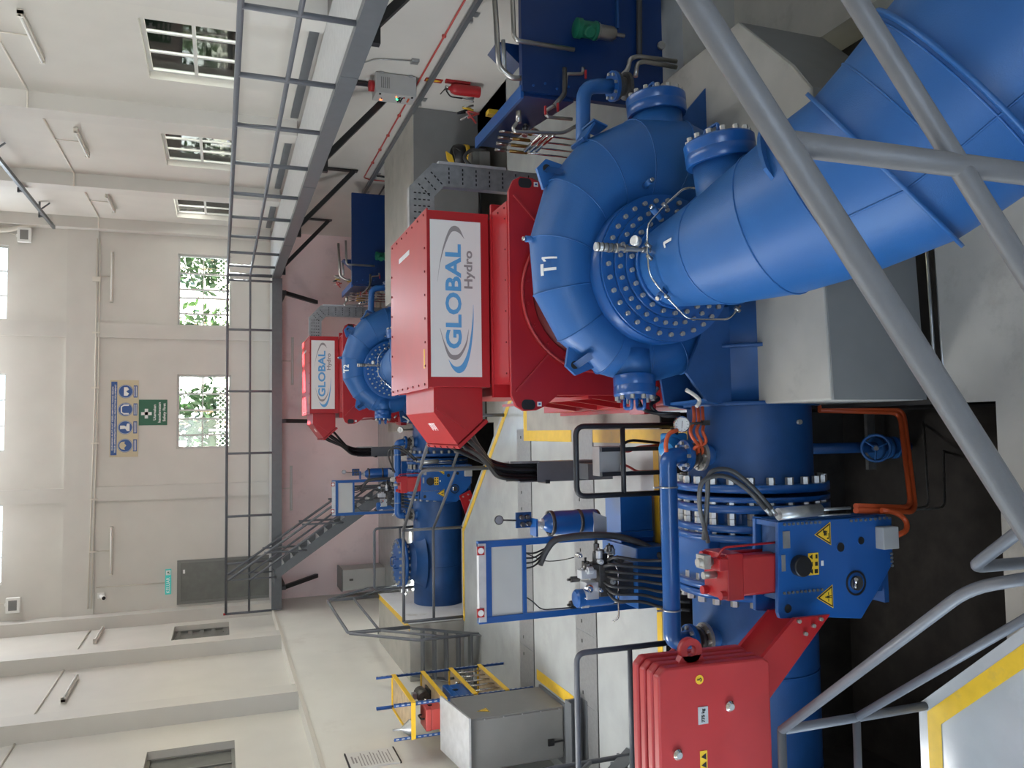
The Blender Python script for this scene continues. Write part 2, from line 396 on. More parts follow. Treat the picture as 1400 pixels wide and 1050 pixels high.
# back wall
WB = M(); hb = [(2.84, 4.76, 3.93, 5.26), (-.38, 1.56, 3.93, 5.26), (2.87, 4.73, 9.14, 10.4), (-.38, 1.56, 9.14, 10.4), (-3.58, -1.65, 9.14, 10.4)]
holed(XLP, XR, 2.9, ZC, hb, lambda a, b, c, d: WB.box(a, b, YB, YB + .25, c, d)); WBo = struct(WB.build('wall_back', 'wall_paint'))
M().box(XLP, XR, YB, YB + .25, -.1, 2.9).build('lower_wall', 'pink_bounce_wall', WBo)
t = M().box(XLP, XR, YB - .07, YB, 7.14, 7.84); struct(t.build('trim_1', 'pilaster_paint'))
for n_, (a, b) in enumerate(((2.48, 2.86), (-1.66, -1.30))):
    struct(M().box(a, b, YB - .068, YB, 2.95, 7.14).box(a, b, YB - .068, YB, 7.84, ZC).build('trim_%d' % (n_ + 2), 'pilaster_paint'))
# right wall
WR = M(); hr = [(11.42, 13.36, 3.97, 5.25), (15.8, 17.66, 3.97, 5.25), (20.08, 21.9, 3.97, 5.25)]
holed(YF, YB, -1, ZC, hr, lambda a, b, c, d: WR.box(XR, XR + .25, a, b, c, d)); struct(WR.build('wall_right', 'wall_paint'))
nt = 4
for y in (1.6, 5.85, 10.1, 14.42, 18.75, 22.5):
    struct(M().box(XR - .28, XR, y, min(y + .42, YB), 2.95, ZC).build('trim_%d' % nt, 'pilaster_paint')); nt += 1
# left wall: full-height lower part, recessed panels between pilasters above
WL = M(); hl = [(3.0, 5.05, 3.96, 5.2), (7.2, 9.25, 3.96, 5.2), (11.45, 13.55, 3.96, 5.2), (20.0, 21.95, 3.96, 5.23)]
holed(YF, YB, 2.9, ZC, hl, lambda a, b, c, d: WL.box(XLP - .2, XLP, a, b, c, d)); WLo = struct(WL.build('wall_left', 'wall_paint'))
for y0, y1, z0 in ((YF, 1.3, -.1), (3.9, YB, -.1), (1.3, 3.9, 2.85)): M().box(XLP - .2, XL, y0, y1, z0, 2.9).build('lower_wall', 'lower_wall', WLo)
D2 = struct(M().box(XL - .1, XL + .02, 1.24, 1.32, 0, 2.9).box(XL - .1, XL + .02, 3.88, 3.96, 0, 2.9).build('added_doorway', 'frame_grey'))      # doorway added to carry the left fill light
for i in range(5): M().box(XLP - .1, XLP - .06, 1.32, 3.88, 2.62 - .0 + .045 * i, 2.66 + .045 * i).build('added_shutter_slat', 'galv', D2)
struct(M().box(-25, XLP - .2, -10, 25, -.25, -.1).build('ground_2', 'ground_out'))
for y in (1.7, 6.0, 10.3, 14.62, 18.78, 22.35):
    struct(M().box(XLP, XL, y, min(y + .45, YB), 2.9, ZC).build('trim_%d' % nt, 'pilaster_paint')); nt += 1
struct(M().box(XL, XL + .02, YF, YB, 2.86, 2.92).build('trim_%d' % nt, 'pvc')); nt += 1
# ceiling and the wall behind the photographer, with an opening added to let light in
struct(M().box(XLP, XR, YF, YB, ZC, ZC + .2).build('ceiling', 'wall_paint'))
WF = M(); holed(XLP, XR, -1, ZC, [(-4, 1.0, 4.4, 7.4)], lambda a, b, c, d: WF.box(a, b, YF - .25, YF, c, d)); struct(WF.build('wall_front', 'wall_paint'))

# windows: frame, reveal-deep mullions, panes
nw = 1
def window(axis, pos, a, b, z0, z1, bars, outward, grey=False, louvre=0):
    """axis 'x': wall of constant x"""
    global nw
    def bx(m, u0, u1, w0, w1, t0, t1):
        (m.box(pos + min(t0 * outward, t1 * outward), pos + max(t0 * outward, t1 * outward), u0, u1, w0, w1) if axis == 'x' else m.box(u0, u1, pos + min(t0 * outward, t1 * outward), pos + max(t0 * outward, t1 * outward), w0, w1))
    f = M(); w = .05
    for r in ((a, a + w, z0, z1), (b - w, b, z0, z1), (a + w, b - w, z0, z0 + w), (a + w, b - w, z1 - w, z1)): bx(f, *r, .12, .18)
    fo = struct(f.build('window_%d' % nw, 'frame_grey' if grey else 'window_frame')); nw += 1
    n = len(bars)
    for t in bars:
        if louvre: continue
        u = a + (b - a) * t; m = M(); bx(m, u - .022, u + .022, z0 + w, z1 - w, .13, .17); m.build('mullion', 'frame_grey' if grey else 'window_frame', fo)
    if louvre:
        for i in range(louvre):
            zz = z0 + .1 + (z1 - z0 - .2) * i / max(1, louvre - 1); m = M(); bx(m, a + w, b - w, zz - .05, zz + .05, .13, .16); m.build('louvre_blade', 'dark_glass', fo)
        m = M(); bx(m, a + w, b - w, z0 + w, z1 - w, .165, .17); m.build('shade_panel', 'dark_glass', fo)
    else:
        us = [a + w] + [a + (b - a) * t for t in bars] + [b - w]
        for p, q in zip(us, us[1:]): m = M(); bx(m, p, q, z0 + w, z1 - w, .148, .152); m.build('pane', 'dark_glass' if grey else 'glass', fo)
    return fo
for a, b in ((2.84, 4.76), (-.38, 1.56)):
    fo = window('y', YB, a, b, 3.93, 5.26, (.18, .40, .52, .74), 1)
    M().box(a + .05, b - .05, YB + .12, YB + .17, 4.62, 4.65).build('transom', 'window_frame', fo)
for a, b in ((2.87, 4.73), (-.38, 1.56), (-3.58, -1.65)): window('y', YB, a, b, 9.14, 10.4, (.33, .66), 1)
for a, b, *_ in hr:
    fo = window('x', XR, a, b, 3.97, 5.25, (.33, .66), 1)
    M().box(XR + .12, XR + .17, a + .05, b - .05, 4.55, 4.60).build('transom', 'window_frame', fo)
window('x', XLP, 11.45, 13.55, 3.96, 5.2, (.25, .5, .75), -1, grey=True)
for a_ in (3.0, 7.2): window('x', XLP, a_, a_ + 2.05, 3.96, 5.2, (.25, .5, .75), -1)
window('x', XLP, 20.0, 21.95, 3.96, 5.23, (), -1, grey=True, louvre=5)
# door on the gallery
D = M().box(-4.38, -4.31, YB - .05, YB, 2.93, 5.22).box(-3.33, -3.26, YB - .05, YB, 2.93, 5.22).box(-4.31, -3.33, YB - .05, YB, 5.13, 5.22)
Do = struct(D.build('door_1', 'frame_grey')); M().box(-4.31, -3.33, YB - .03, YB, 2.93, 5.13).build('door_leaf', 'dark_glass', Do)
M().box(-3.60, -3.5, YB - .035, YB - .03, 5.03, 5.08).build('door_label', 'white', Do)

# ------------------------------------------------------------------ outside the windows
struct(M().box(-25, 25, 23.3, 45, 1.5, 1.7).box(5.9, 30, -10, 23.3, 1.5, 1.7).build('ground_1', 'ground_out'))
def bush(name, label, c, r, n, mt, seed, group):
    rnd = random.Random(seed); root = thing(name, label, 'shrub', (c[0], c[1], 1.7), group=group)
    m = M()
    for i in range(n):
        d = V((rnd.gauss(0, 1), rnd.gauss(0, 1), rnd.gauss(0, 1))).normalized() * (rnd.random() ** .35)
        p = V(c) + V((d.x * r[0], d.y * r[1], d.z * r[2])); L_ = rnd.uniform(.12, .26)
        a = V((rnd.gauss(0, 1), rnd.gauss(0, 1), rnd.gauss(0, 1))).normalized(); b = a.cross(V((rnd.gauss(0, 1), rnd.gauss(0, 1), rnd.gauss(0, 1)))).normalized()
        m.add([p - a * L_, p + b * L_ * .4, p + a * L_, p - b * L_ * .4], [(0, 1, 2, 3)])
    o = m.build('foliage', mt, root); o['kind'] = 'stuff'
    st = M()
    for i in range(5): st.tube([(c[0], c[1], 1.7), (c[0] + rnd.gauss(0, r[0] * .3), c[1], c[2]), (c[0] + rnd.gauss(0, r[0] * .5), c[1] + rnd.gauss(0, .2), c[2] + r[2] * .7)], .03, 5)
    st.build('stem', 'wood', root)
for i, (x, y, z_, r, mt) in enumerate(((5.6, 27.0, 4.4, 1.25, 'leaf_a'), (3.0, 27.6, 4.7, 1.25, 'leaf_b'), (.4, 27.0, 4.3, 1.2, 'leaf_a'), (-2.1, 27.4, 4.6, 1.2, 'leaf_b'))):
    bush('shrub', ('leafy green shrub outside the %s back window, %s' % ('right' if i < 2 else 'middle', ('right side of it', 'left side of it')[i % 2])), (x, y, z_), (r, .9, 2.0), 700, mt, i, 'shrubs beyond the back windows')
for i, (x, y, z_, mt, lb) in enumerate(((9.4, 22.6, 4.5, 'leaf_y', 'sunlit yellow-green shrub outside the nearest right window'), (9.3, 19.3, 4.3, 'leaf_b', 'dark green shrub outside the nearest right window, behind the post'), (9.6, 28.5, 4.3, 'leaf_a', 'green shrub outside the middle right window'))):
    bush('shrub', lb, (x, y, z_), (1.1, 1.5, 1.9), 1300, mt, 20 + i, 'shrubs beyond the right windows')
bush('sunshade', 'leafy tree crown added out of view to block sun at the nearest right window', (11.5, 14.45, 7.75), (1.0, 1.5, 1.25), 2600, 'leaf_b', 40, 'crowns added to block sun beyond the right wall')  # unseen crown, added to keep direct sun out of this window
bush('sunshade', 'sparse tree crown added out of view to break up sun at the middle right window', (11.5, 18.9, 7.75), (1.0, 1.35, 1.05), 1300, 'leaf_b', 41, 'crowns added to block sun beyond the right wall')  # unseen sparse crown, added so only dappled sun comes through
def outside_fence(p, q, label):
    root = thing('wire_fence', label, 'fence', ((p[0] + q[0]) / 2, (p[1] + q[1]) / 2, 1.7)); p, q = V(p), V(q); d = q - p; n = int(d.length / .12); L_ = d.length
    dn = d.normalized(); m = M(); H_ = 2.6
    for i in range(-int(H_ / .14), int(L_ / .14)):
        for sg in (1, -1):
            a0 = i * .14 if sg > 0 else i * .14 + H_; t0, t1 = 0, H_
            x0, x1 = (i * .14, i * .14 + H_) if sg > 0 else (i * .14 + H_, i * .14)
            lo_, hi_ = 0., 1.
            if x1 != x0:
                ta, tb = sorted(((0 - x0) / (x1 - x0), (L_ - x0) / (x1 - x0))); lo_, hi_ = max(0, ta), min(1, tb)
            if hi_ - lo_ < .02: continue
            A_ = p + dn * (x0 + (x1 - x0) * lo_) + V((0, 0, H_ * lo_)); B_ = p + dn * (x0 + (x1 - x0) * hi_) + V((0, 0, H_ * hi_))
            m.cyl(A_, B_, .006, n=3, cap=False)
    m.build('mesh', 'white', root)['kind'] = 'stuff'
    for i in range(int(L_ / 1.3) + 1):
        c = p + dn * (i * 1.3); M().cyl(c, c + V((0, 0, H_ + .2)), .03, n=8).build('post', 'white', root)
outside_fence((-2.5, 25.2, 1.7), (6.5, 25.2, 1.7), 'white chain-link fence outside the back windows')
# =================================================================== turbine (built at the near unit, copied to the far one)
def wrap_text(s, name, m, parent, h, fn, bold=0.):
    cu = bpy.data.curves.new(name, 'FONT'); cu.body = s; cu.size = h / .73; cu.align_x = 'CENTER'; cu.align_y = 'CENTER'; cu.offset = bold; cu.resolution_u = 3
    t = bpy.data.objects.new(name, cu); COL.objects.link(t)
    me = bpy.data.meshes.new_from_object(t.evaluated_get(bpy.context.evaluated_depsgraph_get())); me.name = name
    bpy.data.objects.remove(t); bpy.data.curves.remove(cu)
    bm = bmesh.new(); bm.from_mesh(me); bmesh.ops.triangulate(bm, faces=bm.faces)
    bmesh.ops.subdivide_edges(bm, edges=[e for e in bm.edges if e.calc_length() > h * .3], cuts=3, use_grid_fill=False); bmesh.ops.triangulate(bm, faces=bm.faces)
    bm.to_mesh(me); bm.free()
    loc = V(parent.location)
    for v in me.vertices: v.co = fn(v.co.x, v.co.y) - loc
    me.materials.clear(); me.materials.append(MATS[m]); o = bpy.data.objects.new(name, me); COL.objects.link(o); o.parent = parent; return o
def bolt_circle(parent, c, d, R, n, br, bl, mt='bolt_metal', a0=0., hexa=True, name='bolt', skip=None):
    """n single bolts standing on a circle round c, heads along d"""
    c, d = V(c), V(d).normalized(); u, w, _ = frame_of(d); first = None
    for i in range(n):
        a = a0 + 2 * math.pi * i / n
        if skip and skip(a): continue
        off = (u * math.cos(a) + w * math.sin(a)) * R
        if first is None:
            first = off; m = M(); m.cyl(c + off, c + off + d * bl, br, n=6 if hexa else 10, smooth=not hexa)
            src = m.build(name, mt, parent)
        else:
            o = src.copy(); COL.objects.link(o); o.parent = parent; o.location = V(src.location) + off - first
ONE = [(-.06, -.5), (.10, -.5), (.10, .5), (-.03, .5), (-.26, .34), (-.26, .17), (-.06, .29)]
def wrap_one(name, parent, h, fn, dx):
    """a numeral one with its flag, laid on a curved surface"""
    p2 = [V((x, y, 0)) for x, y in ONE]; bm = bmesh.new(); vs = [bm.verts.new((p.x * h + dx, p.y * h, 0)) for p in p2]
    for t in tessellate_polygon([p2]): bm.faces.new([vs[i] for i in t])
    bmesh.ops.subdivide_edges(bm, edges=[e for e in bm.edges if e.calc_length() > h * .3], cuts=3); bmesh.ops.triangulate(bm, faces=bm.faces)
    me = bpy.data.meshes.new(name); bm.to_mesh(me); bm.free(); loc = V(parent.location)
    for v in me.vertices: v.co = fn(v.co.x, v.co.y) - loc
    me.materials.append(MATS['white']); o = bpy.data.objects.new(name, me); COL.objects.link(o); o.parent = parent; return o
CX, CZ, YS = 1.217, .981, 5.74
T = thing('turbine', 'large blue spiral turbine marked T1 in the foreground', 'turbine', (CX, YS, .23), second='smaller-looking blue spiral turbine marked T2, behind the near red generator')
SEG = [(-90, .50), (-62, .485), (-38, .465), (-14, .435), (6, .40), (27, .357), (49, .309), (75, .265), (101, .243), (126, .222), (152, .21), (177, .205), (203, .19), (228, .165), (250, .13)]
def sec(th, r, n=28):
    a = math.radians(th); rad = V((math.cos(a), 0, math.sin(a))); c = V((CX, YS, CZ)) + rad * (.47 + r)
    return [c + (rad * math.cos(2 * math.pi * i / n) + V((0, -1, 0)) * math.sin(2 * math.pi * i / n)) * r for i in range(n)]
for (t0, r0), (t1, r1) in zip(SEG, SEG[1:]):
    m = M(); n = 28; m.add(sec(t0, r0) + sec(t1, r1), [(i, (i + 1) % n, n + (i + 1) % n, n + i) for i in range(n)], True)
    m.build('case_segment', 'blue', T)
for th, r in SEG[1:-1]:         # weld beads along the seams
    m = M(); m.tube(sec(th, r + .001), .006, 5, closed=True); m.build('weld_seam', 'blue', T)
m = M(); m.cyl((CX, YS, .011), (.18, YS, .011), .50, n=36); m.build('inlet_pipe', 'blue_dull', T)
m = M(); m.ring((.16, YS, .011), (1, 0, 0), .49, .57, .035, 40); m.build('inlet_collar', 'blue_dull', T)
m = M(); m.ring((.62, YS, .011), (1, 0, 0), .49, .56, .03, 40); m.build('inlet_collar', 'blue_dull', T)
# stay ring and covers, each ring with its own bolts
def disc(name, r0, r1, y0, y1, mt='blue_smooth'):
    m = M(); m.ring((CX, y0, CZ), (0, y1 - y0, 0), r0, r1, abs(y1 - y0), 56); return m.build(name, mt, T)
disc('stay_ring', .40, .575, 5.37, 5.95); 
a = disc('cover_ring', .30, .565, 5.345, 5.37); bolt_circle(a, (CX, 5.345, CZ), (0, -1, 0), .516, 32, .0175, .026, hexa=False)
a = disc('cover_ring', .30, .47, 5.315, 5.345); bolt_circle(a, (CX, 5.315, CZ), (0, -1, 0), .434, 32, .0165, .024, a0=.05, hexa=False)
a = disc('hub_cover', .25, .392, 5.28, 5.315); bolt_circle(a, (CX, 5.28, CZ), (0, -1, 0), .360, 22, .0175, .028, hexa=False)
disc('tube_collar', .27, .335, 5.22, 5.28)
# draft tube: straight cone, then mitred elbow diving into the floor on the right
DT = [((CX, 5.24, CZ), (0, -1, 0), .315), ((CX, 4.60, .975), (.03, -1, -.06), .392), ((1.275, 4.16, .90), (.20, -.90, -.36), .470), ((1.35, 3.85, .79), (.42, -.80, -.42), .522), ((1.45, 3.53, .655), (.60, -.67, -.43), .565),
      ((1.585, 3.375, .55), (.61, -.66, -.44), .592), ((1.74, 3.21, .44), (.61, -.66, -.44), .622), ((2.15, 2.77, .14), (.61, -.66, -.44), .69), ((2.9, 1.95, -.40), (.61, -.66, -.44), .80)]
def dring(c, d, r, n=40):
    c, d = V(c), V(d).normalized(); u = d.cross(V((1, 0, 0))); u = u.normalized(); w = d.cross(u)
    return [c + (u * math.cos(2 * math.pi * i / n) + w * math.sin(2 * math.pi * i / n)) * r for i in range(n)]
for A_, B_ in zip(DT, DT[1:]):
    m = M(); n = 40; m.add(dring(*A_) + dring(*B_), [(i, (i + 1) % n, n + (i + 1) % n, n + i) for i in range(n)], True); m.build('draft_tube_section', 'blue', T)
for c, d, r in DT[1:-1]: m = M(); m.tube(dring(c, d, r + .001), .007, 5, closed=True); m.build('weld_seam', 'blue', T)
def lerp(a, b, t): return [V(a[0]).lerp(V(b[0]), t), V(a[1]).normalized().lerp(V(b[1]).normalized(), t), a[2] * (1 - t) + b[2] * t]
st = lerp(DT[2], DT[3], .75); d = V(st[1]).normalized(); rr = dring(st[0], d, st[2] + .0, 60); ro = dring(st[0], d, st[2] + .055, 60); RIBK = sorted(range(60), key=lambda i: -(rr[i] - V(st[0])).dot(V((.80, -.25, .55))))[:17]
a_ = sorted(RIBK); a_ = a_ if a_[-1] - a_[0] < 30 else sorted(RIBK, key=lambda i: (i + 30) % 60)
rb = M(); rb.prism([rr[i] for i in a_] + [ro[i] for i in a_[1:-1][::-1]], d * .022); rb.build('stiffener_rib', 'blue', T)
for st in (lerp(DT[3], DT[4], 1.), lerp(DT[6], DT[7], .05), lerp(DT[6], DT[7], 1.)):
    d = V(st[1]).normalized(); m = M(); m.ring(V(st[0]) - d * .012, d, st[2] - .01, st[2] + .05, .022, 56); m.build('stiffener_rib', 'blue', T)
for k in range(3):
    m = M(); a = [dring(*DT[j])[(4 + k * 11) % 40] for j in range(3, 8)]; m.tube(a, .008, 5); m.build('weld_seam', 'blue', T)
# manholes
def manhole(c, d, rn, ln, rf, nb, br, up=None):
    c, d = V(c), V(d).normalized()
    M().cyl(c, c + d * ln, rn, n=28).build('manhole_neck', 'blue', T)
    f_ = M().lathe(c + d * ln, d, [(0, 0), (rf * .97, 0), (rf, .01), (rf, .075), (rf * .985, .08), (rf * .985, .085), (rf, .09), (rf, .15), (rf * .93, .165), (0, .165)], 32).build('manhole_cover', 'blue_smooth', T)
    bolt_circle(f_, c + d * (ln + .165), d, rf * .84, nb, br, .03)
    return c + d * (ln + .165)
e = manhole((2.30, YS, .80), (1, 0, .06), .205, .27, .245, 14, .02)
h = M().tube([e + V((.0, -.1, .07)), e + V((.07, -.1, .07)), e + V((.07, .05, .07)), e + V((0, .05, .07))], .012, 6, fil=.02); h.build('cover_handle', 'blue_smooth', T)
e = manhole((1.40, 4.52, 1.0), (1, .02, .12), .195, .36, .235, 14, .02)
h = M().tube([e + V((.0, -.1, .07)), e + V((.07, -.1, .07)), e + V((.07, .05, .07)), e + V((0, .05, .07))], .012, 6, fil=.02); h.build('cover_handle', 'blue_smooth', T)
e = manhole((.60, 5.64, 1.14), (-1, -.12, .05), .135, .20, .165, 10, .018)
for s_ in (-.05, .06):
    M().tube([e + V((0, -.06, s_)), e + V((-.09, -.06, s_)), e + V((-.09, .06, s_)), e + V((0, .06, s_))], .014, 8, fil=.03).build('cover_handle', 'blue_smooth', T)
# lifting lugs
def lug(th, r, s_=1.):
    a = math.radians(th); rad = V((math.cos(a), 0, math.sin(a))); tan = V((-math.sin(a), 0, math.cos(a))); c = V((CX, YS - .02, CZ)) + rad * (r - .04)
    m = M(); m.prism([c - tan * .14, c + tan * .14, c + tan * .06 + rad * .15, c - tan * .05 + rad * .15], (0, .035, 0)); o = m.build('lifting_lug', 'blue', T)
    M().cyl(c + rad * .095 + V((0, -.004, 0)), c + rad * .095 + V((0, .039, 0)), .032, n=14).build('lug_hole', 'black', o)
    M().prism([c - tan * .02 + V((0, -.16, -.0)), c + tan * .01 + V((0, -.16, 0)), c + tan * .01 + rad * .10, c - tan * .02 + rad * .10], tan * .03).build('lug_web', 'blue', o)
lug(46, 1.11); lug(139, .905)
c = at(800, 192, y=5.72); M().obox((c.x + .03, 5.71, c.z + .02), (.075, 0, -.05), (0, .11, 0), (.005, 0, .007)).obox((c.x - .045, 5.71, c.z + .02), (.006, 0, -.0), (0, .11, 0), (-.02, 0, -.06)).obox((c.x + .11, 5.71, c.z - .08), (.006, 0, 0), (0, .11, 0), (-.02, 0, -.06)).build('pipe_bracket', 'blue', T)
# pedestal plates into the block
M().prism([(2.30, 5.9, .80), (2.95, 5.9, .23), (2.20, 5.9, .23)], (0, .03, 0)).build('foot_gusset', 'blue_dull', T)
M().prism([(.42, 5.42, .80), (.20, 5.42, .62), (.17, 5.42, .40), (.95, 5.42, .30), (.95, 5.42, .55)], (0, .03, 0)).build('foot_gusset', 'blue_dull', T)
M().prism([(.45, 5.85, .78), (.18, 5.85, .74), (.14, 5.85, .48), (.5, 5.85, .45)], (0, .03, 0)).build('foot_gusset', 'blue_dull', T)
M().prism([(.20, 5.45, .62), (.17, 5.45, .47), (.17, 5.88, .47), (.18, 5.88, .70)], (.02, 0, 0)).build('foot_plate', 'blue', T)
# small nozzles
for X, Y, yy, d in ((726, 327, 5.74, (0, 0, 1)), (887, 250, 5.30, (.1, -1, .1)), (905, 402, 5.0, (-.55, -.3, .75)), (897, 290, 5.0, (.5, -.3, .8)), (918, 334, 4.98, (0, -.3, 1))):
    p = at(X, Y, y=yy); d = V(d).normalized(); o = M().cyl(p - d * .06, p + d * .045, .026, n=12).build('nozzle', 'blue', T)
    M().cyl(p + d * .045, p + d * .07, .016, n=8).build('nozzle_plug', 'chrome', o)
# lettering
def on_case(x, y_):
    th = math.radians(88.5) - x / (.47 + .5 + .2); a = math.radians(46) - y_ / .255
    rr = .2535 + .005; rad = V((math.cos(th), 0, math.sin(th))); c = V((CX, YS, CZ)) + rad * (.47 + .2535)
    return c + (rad * math.cos(a) + V((0, -1, 0)) * math.sin(a)) * rr
T1T = wrap_text('T', 'unit_letter', 'white', T, .125, lambda x, y: on_case(x - .055, y), bold=.006); wrap_one('unit_number', T, .125, on_case, .055)
def on_tube(x, y_):
    b = DT[0]; t = .80 - y_ / .64; cc = lerp(DT[0], DT[1], t); a = x / cc[2] + .10
    return V(cc[0]) + (V((0, 0, 1)) * math.cos(a) + V((1, 0, 0)) * math.sin(a)) * (cc[2] + .006)
N1 = wrap_one('tube_number', T, .13, on_tube, .0)
# air valve stack and its tubing loop
vp = at(905, 335, y=5.0); 
st = M().lathe((1.262, 5.03, 1.30), (0, 0, 1), [(.0, 0), (.018, 0), (.018, .05), (.024, .05), (.024, .08), (.014, .08), (.014, .12), (.022, .12), (.022, .2), (.03, .2), (.03, .225), (.02, .23), (.02, .27), (.036, .27), (.036, .29), (.025, .3)], 12)
vs = st.build('air_valve', 'brushed', T)
M().cyl((1.262, 5.03, 1.60), (1.262, 5.03, 1.75), .031, n=16).build('valve_silencer', 'galv', vs)
for i in range(4): M().cyl((1.262, 5.03, 1.62 + i * .035), (1.262, 5.03, 1.63 + i * .035), .0335, n=16).build('silencer_slot', 'dark_metal', vs)
M().cyl((1.31, 5.0, 1.43), (1.315, 4.985, 1.47), .036, n=18).build('gauge_case', 'galv', vs); M().cyl((1.315, 4.985, 1.47), (1.3155, 4.983, 1.473), .03, n=18).build('gauge', 'galv', vs)
loop = [at(X, Y, y=4.98) for X, Y in ((992, 258), (935, 257), (910, 280), (886, 306), (885, 340), (888, 376), (908, 402), (940, 436), (996, 437), (1012, 418))]
tb = M().tube(loop, .0085, 6, fil=.05).build('sensing_tube', 'chrome', T)
for X, Y in ((909, 281), (886, 335), (888, 352), (911, 405), (1008, 423)):
    p = at(X, Y, y=4.98); M().cyl(p - V((.014, 0, .02)), p + V((.014, 0, .02)), .015, n=8).build('tube_fitting', 'brushed', tb)
p = at(943, 322, y=4.78); M().ring(p + V((0, 0, .0)), (1, 0, .1), .012, .03, .014, 14).build('eye_bolt', 'dark_metal', T)

# =================================================================== penstock with butterfly valve
PY, PZ = YS, .011
def px_(Y): return at(1035, Y, y=5.26).x
PS = thing('penstock', 'thick blue feed pipe with tee lying in the near pit', 'pipe', (-2.6, PY, PZ), second='thick blue feed pipe with tee lying in the far pit, behind the grey railing')
xs = {k: px_(v) for k, v in dict(a=549, f1=663, f1b=674, f2=680, f2b=687, f3=691, f3b=702, f4=719, f4b=729, v0=732, v0b=742, v1=800, v1b=810, f5=813, f5b=823).items()}
M().cyl((.16, PY, PZ), (xs['f1'], PY, PZ), .505, n=44, cap=False).build('pipe_section', 'blue_dull', PS)
M().cyl((xs['f5'], PY, PZ), (-3.46, PY, PZ), .50, n=44, cap=False).build('pipe_section', 'blue_dull', PS)
for Xp in (-1.95, -2.7): M().tube([V((Xp, PY, PZ)) + V((0, math.cos(a), math.sin(a))) * .501 for a in [2 * math.pi * i / 40 for i in range(40)]], .006, 5, closed=True).build('weld_seam', 'blue_dull', PS)
def flange(name, x0, x1, ro, parent, mt='blue_smooth', ri=.40): return M().ring((x0, PY, PZ), (x1 - x0, 0, 0), ri, ro, abs(x1 - x0), 56).build(name, mt, parent)
RF = .625
f1 = flange('flange', xs['f1'], xs['f1b'], RF, PS); f2 = flange('flange', xs['f2'], xs['f2b'], RF, PS)
NB = 24
bolt_circle(f1, (xs['f1'] + .055, PY, PZ), (-1, 0, 0), RF * .92, NB, .033, .055, a0=.1, name='nut')
f3 = flange('flange', xs['f3'], xs['f3b'], RF, PS); f4 = flange('flange', xs['f4'], xs['f4b'], RF, PS)
bolt_circle(f3, (xs['f2b'] - .0, PY, PZ), (-1, 0, 0), RF * .92, NB, .033, abs(xs['f3'] - xs['f2b']) - .002, a0=.1, name='nut')
bolt_circle(f3, (xs['f3b'], PY, PZ), (-1, 0, 0), RF * .92, NB, .022, abs(xs['f4'] - xs['f3b']), a0=.1, hexa=False, name='stud', mt='dark_metal')
bolt_circle(f4, (xs['f3b'], PY, PZ), (-1, 0, 0), RF * .92, NB, .033, .045, a0=.1, name='nut'); bolt_circle(f4, (xs['f4'] + .045, PY, PZ), (-1, 0, 0), RF * .92, NB, .033, .045, a0=.1, name='nut')
M().cyl((xs['f2b'], PY, PZ), (xs['f4b'], PY, PZ), .50, n=40, cap=False).build('dismantling_sleeve', 'blue_smooth', PS)
f5 = flange('flange', xs['f5'], xs['f5b'], RF * .98, PS); bolt_circle(f5, (xs['f5b'], PY, PZ), (-1, 0, 0), RF * .90, NB, .033, .05, a0=.1, name='nut')
# tee with bolted blind cover on the upstream side
TX = -2.62
M().cyl((TX, PY, PZ), (TX, PY, .74), .36, n=36).build('tee_neck', 'blue_dull', PS)
M().lathe((TX, PY, PZ), (0, 0, 1), [(.60, .36), (.52, .42), (.43, .49), (.37, .53)], 36).build('tee_pad', 'blue_dull', PS)
tf = M().ring((TX, PY, .72), (0, 0, 1), .3, .47, .06, 44).build('tee_flange', 'blue_smooth', PS)
tc_ = M().lathe((TX, PY, .785), (0, 0, 1), [(0, 0), (.47, 0), (.47, .075), (0, .075)], 44).build('tee_cover', 'blue_smooth', PS)
bolt_circle(tc_, (TX, PY, .86), (0, 0, 1), .42, 20, .025, .035); bolt_circle(tf, (TX, PY, .72), (0, 0, -1), .42, 20, .025, .035, name='nut')
for s_ in (-.14, .14): M().tube([(TX - .09, PY + s_, .86), (TX - .09, PY + s_, .96), (TX + .09, PY + s_, .96), (TX + .09, PY + s_, .86)], .012, 6, fil=.03).build('cover_handle', 'blue_dull', PS)
p = at(1091, 577, y=5.25); M().cyl(p + V((0, .03, 0)), p + V((0, -.03, 0)), .02, n=10).build('nozzle', 'bolt_metal', PS)

BV = thing('butterfly_valve', 'blue butterfly valve with red cylinder and red 775 kg counterweight', 'valve', ((xs['v0'] + xs['v1']) / 2, PY, PZ), second='far blue butterfly valve with red cylinder, partly behind the grey railing')
vc = (xs['v0'] + xs['v1']) / 2
M().cyl((xs['v0'], PY, PZ), (xs['v1b'], PY, PZ), .545, n=44).build('body', 'blue', BV)
fa = flange('body_flange', xs['v0'], xs['v0b'], RF * 1.02, BV); fb = flange('body_flange', xs['v1'], xs['v1b'], RF * 1.02, BV)
bolt_circle(fb, (xs['v1'] + .05, PY, PZ), (-1, 0, 0), RF * .92, NB, .033, .05, a0=.1, name='nut')
bolt_circle(fa, (xs['f4b'], PY, PZ), (-1, 0, 0), RF * .92, NB, .033, abs(xs['v0'] - xs['f4b']) * .9, a0=.1, name='nut')
M().box(xs['v1'] - .02, xs['v0'] + .04, PY - .25, PY + .25, .48, .60).build('body_foot', 'blue_smooth', BV, bevel=.01)
